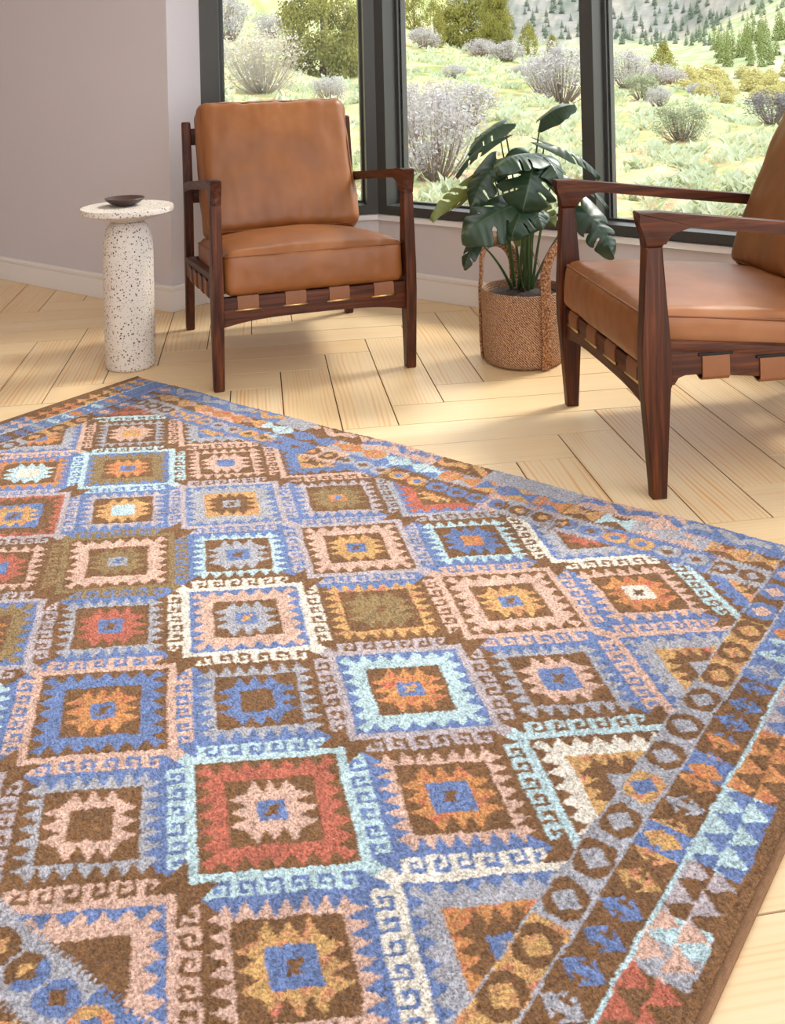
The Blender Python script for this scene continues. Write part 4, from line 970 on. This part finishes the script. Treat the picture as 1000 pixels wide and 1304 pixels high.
# ------------------------------------------------------------------ basket planter
BX, BY = -1.617, 2.782
bk = thing('basket', 'round woven seagrass basket with two tall handles holding the plant', 'basket', (BX, BY, 0))
def basket_body():
    n = 96; prof = []
    R = .131
    pr = [(.0, .002), (.112, .002), (.122, .006), (.127, .016), (.1295, .05), (.130, .12), (.131, .19), (.132, .225), (.131, .231), (.127, .232), (.124, .226), (.122, .19), (.0, .185)]
    V = []; F = []; UVc = []
    for r, z in pr:
        for k in range(n):
            th = 2 * PI * k / n
            rr = r * (1 + .006 * math.sin(th * 3 + z * 9) + .004 * noise.noise(Vector((math.cos(th) * 3, math.sin(th) * 3, z * 12)))) if r > 0 else 0
            V.append((rr * math.cos(th), rr * math.sin(th), z + (.002 * math.sin(th * 2) if z > .2 else 0)))
    for i in range(len(pr) - 1):
        for k in range(n):
            F.append((i * n + k, i * n + (k + 1) % n, (i + 1) * n + (k + 1) % n, (i + 1) * n + k))
            a, b = k / n * 6.28 * R * 3, (k + 1) / n * 6.28 * R * 3
            UVc += [(a, pr[i][1] * 3), (b, pr[i][1] * 3), (b, pr[i + 1][1] * 3), (a, pr[i + 1][1] * 3)]
    o = mesh_obj('basket_wall', V, F, M['wicker'], bk, True)
    uv = o.data.uv_layers.new(name='UVMap'); uv.data.foreach_set('uv', np.array(UVc, dtype=np.float32).ravel())
    return o
basket_body()
def handle(th0, dth, top_r, hz):
    """strap handle: two feet at th0 +- dth running down the wall, arching above the rim"""
    a, b = th0 - dth, th0 + dth
    pts = []
    R = .1345
    def P(th, r, z): return Vector((r * math.cos(th), r * math.sin(th), z))
    for z in (.006, .06, .12, .18, .226): pts.append(P(a, R + (.0 if z > .03 else -.004), z))
    for i in range(1, 16):
        u = i / 16; ang = PI * u
        th = a + (b - a) * (0.5 - 0.5 * math.cos(ang)); z = .232 + hz * math.sin(ang) ** .62
        pts.append(P(th, R - .004 + top_r * math.sin(ang), z))
    for z in (.226, .18, .12, .06, .006): pts.append(P(b, R + (.0 if z > .03 else -.004), z))
    # band: width along the tangent of the rim
    Vv = []; Ff = []; m = len(pts)
    for i in range(m):
        tng = (pts[min(i + 1, m - 1)] - pts[max(i - 1, 0)]).normalized()
        rad = Vector((pts[i].x, pts[i].y, 0)).normalized()
        nrm = (rad - tng * rad.dot(tng)).normalized(); w = tng.cross(nrm)
        for ca, cb in ((-1, -.3), (-.8, -.6), (.8, -.6), (1, -.3), (1, .3), (.8, .6), (-.8, .6), (-1, .3)):
            Vv.append(pts[i] + w * (.0175 * ca) + nrm * (.0075 * cb))
    for i in range(m - 1):
        for k in range(8): Ff.append((i * 8 + k, i * 8 + (k + 1) % 8, i * 8 + 8 + (k + 1) % 8, i * 8 + 8 + k))
    Ff.append(tuple(reversed(range(8)))); Ff.append(tuple(range((m - 1) * 8, m * 8)))
    mesh_obj('handle', Vv, Ff, M['handle'], bk, True)
handle(math.radians(3), math.radians(31), .004, .142)
handle(math.radians(166), math.radians(36), .0, .128)

# ------------------------------------------------------------------ monstera
pl = thing('monstera_plant', 'dark green split-leaf houseplant growing out of the woven basket', 'plant', (BX, BY, .186))
def soil():
    n = 48; V = [(0, 0, .012)]; F = []
    for ri, r in enumerate((.03, .06, .09, .1195)):
        for k in range(n):
            th = 2 * PI * k / n
            V.append((r * math.cos(th), r * math.sin(th), (.012 - .05 * r) + .006 * noise.noise(Vector((r * 40 * math.cos(th), r * 40 * math.sin(th), 3)))))
    for k in range(n): F.append((0, 1 + k, 1 + (k + 1) % n))
    for i in range(3):
        for k in range(n): F.append((1 + i * n + k, 1 + (i + 1) * n + k, 1 + (i + 1) * n + (k + 1) % n, 1 + i * n + (k + 1) % n))
    o = mesh_obj('soil', V, F, M['soil'], pl, True); o.location = (0, 0, .016)
soil()
def leaf_geo(J, T, hw, nrm, cuts, droop, seed):
    J = Vector(J); T = Vector(T); d = T - J; L = d.length; d.normalize()
    nrm = Vector(nrm); nrm = (nrm - d * nrm.dot(d)).normalized(); sd = d.cross(nrm)
    rr = random.Random(seed)
    nt, ns = 110, 18
    V = []; F = []; UV = []
    # outline: half-width as function of t in [0,1], heart-shaped with a back lobe
    def halfw(t): 
        return hw * (math.sin(PI * min(1, (t + .015)) ** .62) ** .62) * (1 - .12 * t) + hw * .02
    idx = {}
    for side in (-1, 1):
        notch = []
        for c in range(cuts):
            tc = .24 + .46 * (c + .5 + rr.uniform(-.18, .18)) / max(1, cuts)
            notch.append((tc, rr.uniform(.018, .032), rr.uniform(.26, .44)))
        for i in range(nt + 1):
            t = i / nt
            for j in range(ns + 1):
                r = j / ns
                # side veins sweep toward the tip; the lobes at the base sweep back past the stalk
                sm1 = min(1, max(0, (t - .06) / .40)); sm1 = sm1 * sm1 * (3 - 2 * sm1)
                sm0 = min(1, max(0, t / .24)); sm0 = sm0 * sm0 * (3 - 2 * sm0)
                sweep = r ** 1.2 * (.30 * (1 - t) * sm1 - .20 * (1 - sm0))
                scal = 1.0
                for tc, wd, r0 in notch: scal -= .16 * r * math.exp(-((t - tc) / .05) ** 2)
                y = (t + sweep) * L
                x = side * r * halfw(t) * scal
                fold = -.10 * hw * (1 - (1 - r) ** 2) - .30 * hw * r * r
                bend = droop * L * (4 * t * (1 - t))
                wavy_ = .035 * hw * math.sin(t * 22 + side + seed) * r * r
                p = J + d * y + sd * x + nrm * (fold + bend + wavy_)
                idx[(side, i, j)] = len(V); V.append(p); 
        for i in range(nt):
            tm = (i + .5) / nt
            for j in range(ns):
                r = (j + .5) / ns
                if any(abs(tm - tc) < wd * min(1, (r - r0) / .10) * (1.1 - .35 * (r - r0) / (1 - r0)) for tc, wd, r0 in notch if r > r0): continue
                q = [idx[(side, i, j)], idx[(side, i, j + 1)], idx[(side, i + 1, j + 1)], idx[(side, i + 1, j)]]
                if side < 0: q = q[::-1]
                F.append(tuple(q))
                uvq = [(side * j / ns, i / nt), (side * (j + 1) / ns, i / nt), (side * (j + 1) / ns, (i + 1) / nt), (side * j / ns, (i + 1) / nt)]
                if side < 0: uvq = uvq[::-1]
                UV += uvq
    return V, F, UV
base = Vector((BX, BY, .186))
for n_, (J, T, hw, nr, cuts, sh, sb) in enumerate(LEAVES):
    V, F, UV = leaf_geo(Vector(J) - base, Vector(T) - base, hw, nr, cuts, (.10 if not sh else -.06), n_ + 3)
    lf = mesh_obj('leaf', V, F, M['leaf2'] if sh else M['leaf'], pl, True)
    uv = lf.data.uv_layers.new(name='UVMap'); uv.data.foreach_set('uv', np.array(UV, dtype=np.float32).ravel())
    bm = bmesh.new(); bm.from_mesh(lf.data); bmesh.ops.remove_doubles(bm, verts=bm.verts, dist=1e-5)
    loose = [v for v in bm.verts if not v.link_faces]; bmesh.ops.delete(bm, geom=loose, context='VERTS'); bm.to_mesh(lf.data); bm.free()
    sm = lf.modifiers.new('thickness', 'SOLIDIFY'); sm.thickness = .0011; sm.offset = 0
    if sh: lf['label'] = 'yellowish green leaf seen from below'
    # stalk
    s = Vector(sb) - base; s.z = .018
    s = Vector((max(-.07, min(.07, s.x * .8)), max(-.07, min(.07, s.y * .8)), s.z))
    e_ = Vector(J) - base
    mid = s.lerp(e_, .55); mid.z += .04 * (e_ - s).length; mid -= (Vector((e_.x, e_.y, 0)) - Vector((s.x, s.y, 0))) * .16
    pts = []
    for i in range(15):
        u = i / 14; pts.append((1 - u) ** 2 * s + 2 * u * (1 - u) * mid + u * u * e_)
    V, F = tube_geo(pts, [.0052 - .0030 * i / 14 for i in range(15)], 8); mesh_obj('stalk', V, F, M['stem'], pl)
for k in range(6):
    a = rng.random() * 6.28; p0_ = Vector((.02 * math.cos(a), .02 * math.sin(a), .13 + .08 * rng.random()))
    p = p0_.copy(); pts = [p.copy()]; dr = Vector((math.cos(a) * .35, math.sin(a) * .35, -.8)) * .014
    for i in range(9):
        dr += Vector((rng.normal() * .005, rng.normal() * .005, -.004)); p = p + dr; pts.append(p.copy())
        if p.z < .03 or math.hypot(p.x, p.y) > .09: break
    V, F = tube_geo(pts, .0009, 5); mesh_obj('aerial_root', V, F, M['root'], pl)
# ------------------------------------------------------------------ outdoors
CY_, SY_ = math.cos(YAW), math.sin(YAW)
def RF(x, y): return x * CY_ + y * SY_, -x * SY_ + y * CY_
def XY(R, F): return R * CY_ - F * SY_, R * SY_ + F * CY_
A_K = np.array([-1.4, -.6, -.25, -.2, -.1, 0, .1, .16, .2, .28, .373, .6, 1.4])
A_Z = np.array([14., 9., 4.4, 3.7, 2.1, 1.35, 1.0, .55, .05, -.5, -1.75, -3., -5.])
def hill_z(a, F):
    a = np.asarray(a, float); F = np.asarray(F, float)
    zc = np.interp(a, A_K, A_Z)
    near = -0.12 + zc * (np.clip(F - 6, 0, 39) / 39) ** 1.25
    up = np.clip((.07 - a) / .1, 0, 3) * .2
    dn = np.clip((a - .05) / .1, 0, 1) * .05
    mid = near + np.clip(F - 45, 0, None) * (up - dn)
    valley = -1.2 + (F - 110) * .019
    k = np.clip((F - 70) / 60, 0, 1) * np.clip((a - .04) / .06, 0, 1)
    z = mid * (1 - k) + valley * k
    z = z + np.clip(a - .27, 0, .3) * np.clip(F - 110, 0, 300) * .62
    z = z + np.clip(F - 370, 0, None) * .27 * (1 - .0 * a)
    z = z + np.clip(F - 400, 0, 200) / 200 * 10 * np.sin(a * 19 + 1) + .05 * np.sin(a * 70 + F) * np.clip(F / 20, 0, 1) * (F < 60)
    return z
def hill(x, y):
    R, F = RF(x, y); return float(hill_z(R / F, F))

def place(p):
    """the point where the sight line toward p meets the slope (falls back to p's own distance)"""
    R, F = RF(p[0], p[1]); a = R / F; te = (p[2] - H) / F
    Fs = np.concatenate([np.arange(5, 60, .15), np.arange(60, 1000, 1.0)])
    zz = hill_z(np.full_like(Fs, a), Fs)
    hit = np.nonzero(zz >= H + te * Fs)[0]
    Fh = float(Fs[hit[0]]) if len(hit) else F
    if Fh > F * 3 or (F < 60 and Fh > 62): Fh = F
    x, y = XY(a * Fh, Fh)
    return Vector((x, y, hill(x, y))), Fh / F

def build_hill():
    al = np.concatenate([np.arange(-1.6, -.26, .03), np.arange(-.26, .46, .004), np.arange(.46, 1.7, .03)])
    Fs = np.concatenate([np.geomspace(3.55, 60, 150), np.geomspace(61, 1500, 110)])
    A, Fg = np.meshgrid(al, Fs)
    Z = hill_z(A, Fg); X, Y = XY(A * Fg, Fg)
    # keep the ground clear of the house
    V = np.stack([X, Y, Z], -1).reshape(-1, 3)
    ny, nx = A.shape; i = np.arange(ny * nx).reshape(ny, nx)
    q = np.stack([i[:-1, :-1], i[:-1, 1:], i[1:, 1:], i[1:, :-1]], -1).reshape(-1, 4)
    keep = (V[q][:, :, 1].min(1) > 3.52) | (V[q][:, :, 0].max(1) < -6.2)
    q = q[keep]
    o = mesh_obj('hillside_ground', V.tolist(), q.tolist(), None, None, True)
    struct(o)
    r = np.random.default_rng(2)
    def fbm(x, y, s):
        return np.array([noise.noise(Vector((a * s, b * s, 0.3))) for a, b in zip(x, y)])
    x, y = V[:, 0], V[:, 1]; F = Fg.ravel(); a = A.ravel()
    # position along a log scale so patches keep a readable size with distance
    px = a * 26; py = np.log(F) * 9
    n1 = fbm(px, py, 1.0); n2 = fbm(px * 3 + 9, py * 3, 1.0); n3 = fbm(px * 8 + 5, py * 6, 1.0)
    g1 = np.array(lin((168, 172, 132))); g2 = np.array(lin((124, 140, 82))); soil = np.array(lin((196, 152, 124))); straw = np.array(lin((200, 186, 148)))
    col = g1 + (g2 - g1) * np.clip(.5 + n2 * 1.2, 0, 1)[:, None]
    col = col + (straw - col) * np.clip(n1 * 1.5 + .1, 0, .7)[:, None]
    ks = np.clip((n2 + n3 * .7 - .03) * 4, 0, 1) * np.clip(1.25 - F / 22, 0.15, 1)
    col = col + (soil - col) * ks[:, None]
    # valley and far slopes
    val = np.array(lin((150, 160, 124))); far = np.array(lin((142, 140, 138))); far2 = np.array(lin((108, 114, 106))); far3 = np.array(lin((166, 158, 152)))
    kv = np.clip((F - 70) / 40, 0, 1)[:, None] * np.clip((a - .04) / .06, 0, 1)[:, None]
    vv = val + (np.array(lin((200, 184, 168))) - val) * np.clip(n2 * 2, 0, .8)[:, None]
    col = col * (1 - kv) + vv * kv
    kf = np.clip((F - 355) / 30, 0, 1)[:, None]
    n4 = fbm(px * 7, np.log(F) * 60, 1.0); n5 = fbm(px * 2, np.log(F) * 16, 1.0)
    ff = far + (far2 - far) * np.clip(.4 + n4 * 1.4, 0, 1)[:, None] + (far3 - far) * np.clip(n5 * 1.6, 0, 1)[:, None]
    col = col * (1 - kf) + ff * kf
    at = o.data.color_attributes.new('Col', 'FLOAT_COLOR', 'POINT')
    at.data.foreach_set('color', np.concatenate([np.clip(col, .01, 1), np.ones((len(col), 1))], 1).astype(np.float32).ravel())
    t = NT('hill_ground'); at_ = t.add('ShaderNodeAttribute'); at_.attribute_name = 'Col'
    v = t.coord(); n = t.noise(v, 9, 4, .7); n_ = t.noise(v, .35, 4, .7)
    c = t.mix(1.0, at_.outputs['Color'], t.ramp(n, [(.3, (.72, .72, .72)), (.7, (1.2, 1.2, 1.2))]), 'MULTIPLY')
    c = t.mix(1.0, c, t.ramp(n_, [(.3, (.8, .82, .8)), (.7, (1.15, 1.12, 1.1))]), 'MULTIPLY')
    t.col(c); t.rough(1.0); t.b.inputs['Specular IOR Level'].default_value = 0.0; o.data.materials.append(t.m)
build_hill()

def quads_mesh(name, P, N, Sz, mat, parent=None, col=None, aspect=1.0, taper=False):
    """many small leaf quads: centre P, normal N, size Sz (numpy arrays)"""
    n = len(P); r = np.random.default_rng(n)
    N = N / np.linalg.norm(N, axis=1)[:, None]
    T = np.cross(N, r.normal(size=(n, 3))); T /= np.linalg.norm(T, axis=1)[:, None]
    B = np.cross(N, T)
    s = Sz[:, None]
    V = np.stack([P - T * s - B * s * aspect * .6, P + T * s * .1 - B * s * aspect, P + T * s + B * s * aspect * .3, P - T * s * .3 + B * s * aspect], 1).reshape(-1, 3)
    F = np.arange(n * 4).reshape(n, 4)
    return mesh_obj(name, V.tolist(), F.tolist(), mat, parent, False)

MS = dict(
    s=mat_simple('sage_leaf', (206, 200, 202), (156, 152, 150), 8, .9, 0, .25), d=mat_simple('dark_sage_leaf', (140, 134, 140), (104, 102, 104), 8, .9, 0, .2),
    g=mat_simple('green_sage_leaf', (180, 184, 156), (126, 136, 104), 8, .9, 0, .25), b=mat_simple('bare_sage_twig', (210, 202, 190), (160, 150, 138), 8, .9, 0, .2),
    twig=mat_simple('grey_twig', (120, 104, 96), (156, 140, 128), 20, .9),
    jun=mat_simple('juniper_foliage', (168, 160, 76), (92, 98, 46), 2.2, .9, 0, .2), trunk=mat_simple('juniper_bark', (96, 78, 62), (128, 108, 88), 10, .9),
    con=mat_simple('hazed_conifer_needles', (124, 138, 118), (94, 110, 94), .5, .9), con2=mat_simple('grove_needles', (150, 156, 92), (92, 112, 66), .3, .9),  # distant conifer colours lightened to paint in aerial haze
    wil=mat_simple('willow_leaf', (206, 194, 138), (168, 164, 104), 1.5, .9, 0, .3),
    mead=mat_simple('meadow_leaf', (218, 221, 202), (142, 158, 110), 3.5, .7, 0, .3),
)

def shrub_proto(kind, seed):
    r = np.random.default_rng(seed)
    root = bpy.data.objects.new('sagebrush', None); 
    tips = []
    nb = 70 if kind != 'b' else 210
    for i in range(nb):
        th = r.random() * 2 * PI; rad = .5 * r.random() ** .5; hgt = (.12 + .86 * r.random() ** .6) * (1 - .9 * rad ** 2)
        tips.append((rad * math.cos(th), rad * math.sin(th), hgt))
    tips = np.array(tips)
    gs = []
    for tpt in tips:
        b = Vector((tpt[0] * .12, tpt[1] * .12, -.03)); e = Vector(tpt); m = b.lerp(e, .5) + Vector((tpt[0] * .18, tpt[1] * .18, -.08))
        pts = [(1 - u) ** 2 * b + 2 * u * (1 - u) * m + u * u * e for u in (0, .25, .5, .75, 1)]
        gs.append(tube_geo(pts, [.012, .009, .007, .004, .002] if kind != 'b' else [.005, .005, .004, .003, .0015], 4))
    V, F = join_geo(*gs)
    br = mesh_obj('branch', V, F, MS['twig'] if kind != 'b' else MS['b'], root, False)
    per = 44 if kind != 'b' else 16
    P = []; N = []; S = []
    for tpt in tips:
        c = np.array(tpt)
        q = c + r.normal(size=(per, 3)) * (.062, .062, .075)
        q[:, 2] = np.maximum(q[:, 2], .02)
        P.append(q); N.append(r.normal(size=(per, 3)) + np.array([0, 0, .7])); S.append(.016 + .016 * r.random(per))
    fo = quads_mesh('foliage', np.concatenate(P), np.concatenate(N), np.concatenate(S) * (1 if kind != 'b' else .7), MS[kind], root, aspect=.55)
    return root, [br, fo]
def put(proto, loc, scale, rz, name, label, cat, group=None):
    root, kids = proto
    o = root.copy(); C.objects.link(o); o.name = name
    o.location = loc; o.scale = scale; o.rotation_euler = (0, 0, rz)
    tag(o, label, cat, group)
    for c in kids:
        d = c.copy(); C.objects.link(d); d.parent = o
    return o
def drop(proto):
    root, kids = proto
    for c in kids: bpy.data.objects.remove(c)
    bpy.data.objects.remove(root)

BLOCK = []
def settle(loc, rad, step):
    for _ in range(24):
        if all((loc.x - x) ** 2 + (loc.y - y) ** 2 > (rad + r2 ** .5) ** 2 for x, y, r2 in BLOCK): break
        R_, F_ = RF(loc.x, loc.y); a = R_ / F_; F_ += step
        x, y = XY(a * F_, F_); loc = Vector((x, y, hill(x, y)))
    BLOCK.append((loc.x, loc.y, rad ** 2)); return loc
protos = {k: [shrub_proto(k, s) for s in ((1, 2) if k == 's' else (3,))] for k in 'sgdb'}
SLAB = {'s': 'grey sagebrush shrub on the open slope outside the windows'}
for n_, (p, hh, ww, kd, lab) in enumerate(SHRUBS):
    loc, k = place(p); loc = settle(loc, ww * k * .56, .35); pr = protos[kd][n_ % len(protos[kd])]
    put(pr, loc - Vector((0, 0, .03)), (ww * k * 1.05, ww * k * 1.05, hh * k * 1.08), n_ * 1.3, 'sagebrush', lab or 'small grey sagebrush clump scattered along the upper edge of the meadow', 'shrub', None if lab else 'small sagebrush clumps along the upper meadow')
for ps in protos.values():
    for p in ps: drop(p)

def juniper_proto(seed, n=4200):
    r = np.random.default_rng(seed)
    root = bpy.data.objects.new('juniper', None)
    V, F = tube_geo([(0, 0, -.03), (.01, 0, .3), (0, .01, .9)], [.045, .03, .008], 7); tk = mesh_obj('trunk', V, F, MS['trunk'], root)
    nl = 130; P = []; N = []; S = []
    for i in range(nl):
        z = r.random() ** 1.15 * .96 + .02; th = r.random() * 2 * PI
        R = .5 * (math.sin(PI * min(1, (z * .86 + .14))) ** .75) * (.85 + .3 * r.random()) * (1.05 - .35 * z)
        c = np.array([R * math.cos(th) * .82, R * math.sin(th) * .82, z]); m = n // nl
        q = c + r.normal(size=(m, 3)) * (.055, .055, .042); P.append(q)
        N.append(r.normal(size=(m, 3)) * .7 + np.array([math.cos(th), math.sin(th), .7])); S.append((.012 + .012 * r.random(m)) * (.62 if n > 8000 else 1))
    fo = quads_mesh('foliage', np.concatenate(P), np.concatenate(N), np.concatenate(S), MS['jun'], root, aspect=.8)
    return root, [tk, fo]
jp = [juniper_proto(5), juniper_proto(6)]; jbig = juniper_proto(8, 26000)
for n_, (p, hh, ww, lab) in enumerate(JUNIPERS):
    loc, k = place(p); loc = settle(loc, ww * k * .58, .7); pr = jbig if n_ < 3 else jp[n_ % 2]
    put(pr, loc - Vector((0, 0, .1)), (ww * k * 1.05, ww * k * 1.05, hh * k * 1.1), n_ * 2.1, 'juniper', lab, 'tree')
for p in jp + [jbig]: drop(p)

def conifer_mesh(seed, mat):
    r = np.random.default_rng(seed); n = 420
    z = r.random(n) ** 1.25 * .97 + .03; th = r.random(n) * 2 * PI
    tier = .75 + .25 * np.abs(np.sin(z * 24 + np.sin(th * 3)))
    R = .23 * (1 - z) ** .8 * tier * r.random(n) ** .35 + .008
    P = np.stack([R * np.cos(th), R * np.sin(th), z - R * .25], 1)
    N = np.stack([np.cos(th), np.sin(th), .8 + 0 * th], 1) + r.normal(size=(n, 3)) * .4
    o = quads_mesh('conifer', P, N, (.022 + .02 * r.random(n)) * (1.25 - z), mat, aspect=.9)
    me = o.data; bpy.data.objects.remove(o)
    bm = bmesh.new(); bm.from_mesh(me); tv, tf = tube_geo([(0, 0, -.05), (0, 0, .5), (0, 0, .96)], [.02, .012, .003], 5)
    vs_ = [bm.verts.new(v) for v in tv]
    for f in tf: bm.faces.new([vs_[i] for i in f])
    bm.to_mesh(me); bm.free(); return me
cm = [conifer_mesh(i, MS['con']) for i in range(3)]; gm = [conifer_mesh(i + 9, MS['con2']) for i in range(3)]
PLACED = []
def free(loc, rad):
    if any((loc.x - x) ** 2 + (loc.y - y) ** 2 < (rad + r_) ** 2 for x, y, r_ in PLACED): return False
    PLACED.append((loc.x, loc.y, rad)); return True
for n_, (p, hh, _) in enumerate(GROVE):
    loc, k = place(p)
    if not free(loc, hh * k * .20): continue
    o = link(bpy.data.objects.new('conifer', gm[n_ % 3])); o.location = loc; s = hh * k; o.scale = (s * 1.0, s * 1.0, s); o.rotation_euler = (0, 0, n_)
    tag(o, 'yellow-green conifer in the dense grove at the right edge of the right window', 'tree', 'conifers of the grove at right')
for n_, (p, hh, _) in enumerate(FARTREES):
    loc, k = place(p)
    if not free(loc, hh * k * .31): continue
    o = link(bpy.data.objects.new('conifer', cm[n_ % 3])); o.location = loc; s = hh * k; o.scale = (s * 1.3, s * 1.3, s); o.rotation_euler = (0, 0, n_)
    tag(o, 'dark conifer on the distant grey mountainside', 'tree', 'conifers on the distant mountainside')
def willow_mesh(seed):
    r = np.random.default_rng(seed); n = 700
    P = r.normal(size=(n, 3)); P /= np.linalg.norm(P, axis=1)[:, None]; P *= (r.random(n) ** .4 * .5)[:, None]
    P[:, 2] = np.abs(P[:, 2]) * 1.9
    o = quads_mesh('willow', P, r.normal(size=(n, 3)) + np.array([0, 0, .6]), .03 + .03 * r.random(n), MS['wil'])
    me = o.data; bpy.data.objects.remove(o); return me
wm = [willow_mesh(1), willow_mesh(2)]
for n_, (p, hh, ww) in enumerate(WILLOWS):
    loc, k = place(p)
    if not free(loc, ww * k * .5): continue
    loc = settle(loc, ww * k * .52, 1.0)
    o = link(bpy.data.objects.new('willow', wm[n_ % 2])); o.location = loc; o.scale = (ww * k, ww * k, hh * k); o.rotation_euler = (0, 0, n_)
    tag(o, 'pale yellow willow shrub below the meadow in the right window', 'shrub', 'yellow willow shrubs in the valley')

# meadow herbs: broad pale leaves in countless clumps
def meadow():
    r = np.random.default_rng(21); V = []; F = []
    for i in range(11000):
        F_ = 4.6 * math.exp(r.random() * math.log(52 / 4.6)); a = -.30 + .86 * r.random()
        if r.random() < .12: a = -1.0 + 2.0 * r.random()
        if noise.noise(Vector((a * 26, math.log(F_) * 9, 7.7))) + .5 * noise.noise(Vector((a * 80, math.log(F_) * 30, 2.7))) < -.05: continue
        x, y = XY(a * F_, F_)
        if y < 3.75 and x > -6.3: continue
        if any((x - ox) ** 2 + (y - oy) ** 2 < (rr_ ** .5 + .12) ** 2 for ox, oy, rr_ in BLOCK): continue
        z = hill(x, y); sc = (.055 + .085 * r.random() ** 2) * (1 + .035 * F_)
        for b in range(int(5 + 4 * r.random())):
            th = r.random() * 2 * PI; tilt = .35 + .7 * r.random(); L = sc * (.6 + .7 * r.random()); w = L * (.10 + .12 * r.random())
            dx, dy = math.cos(th) * math.sin(tilt), math.sin(th) * math.sin(tilt); dz = math.cos(tilt)
            sx, sy = -math.sin(th), math.cos(th)
            bx, by = x + r.normal() * sc * .25, y + r.normal() * sc * .25
            k = len(V)
            V += [(bx, by, z - .01), (bx + dx * L * .5 + sx * w, by + dy * L * .5 + sy * w, z + dz * L * .55), (bx + dx * L, by + dy * L, z + dz * L * .85), (bx + dx * L * .5 - sx * w, by + dy * L * .5 - sy * w, z + dz * L * .55)]
            F.append((k, k + 1, k + 2, k + 3))
    o = mesh_obj('meadow_plants', V, F, MS['mead'], None, False)
    tag(o, 'pale green leafy herbs covering the slope outside the windows', 'meadow', kind='stuff')
meadow()

# ------------------------------------------------------------------ light
sun = bpy.data.lights.new('sun', 'SUN'); sun.energy = 3.6; sun.angle = math.radians(16); sun.color = (1.0, .95, .86)
so = link(bpy.data.objects.new('sun', sun))
dirv = Vector((-.42, -.92, -1.10)).normalized()
so.rotation_euler = dirv.to_track_quat('-Z', 'Y').to_euler(); so.location = (3, 12, 14)
w = bpy.data.worlds.new('sky'); scene.world = w; w.use_nodes = True
bgn = w.node_tree.nodes['Background']; bgn.inputs['Color'].default_value = (.90, .95, 1.0, 1); bgn.inputs['Strength'].default_value = 2.3
vs = scene.view_settings; vs.view_transform = 'Standard'; vs.look = 'None'; vs.gamma = 1.0; vs.use_curve_mapping = False; vs.exposure = 0.35
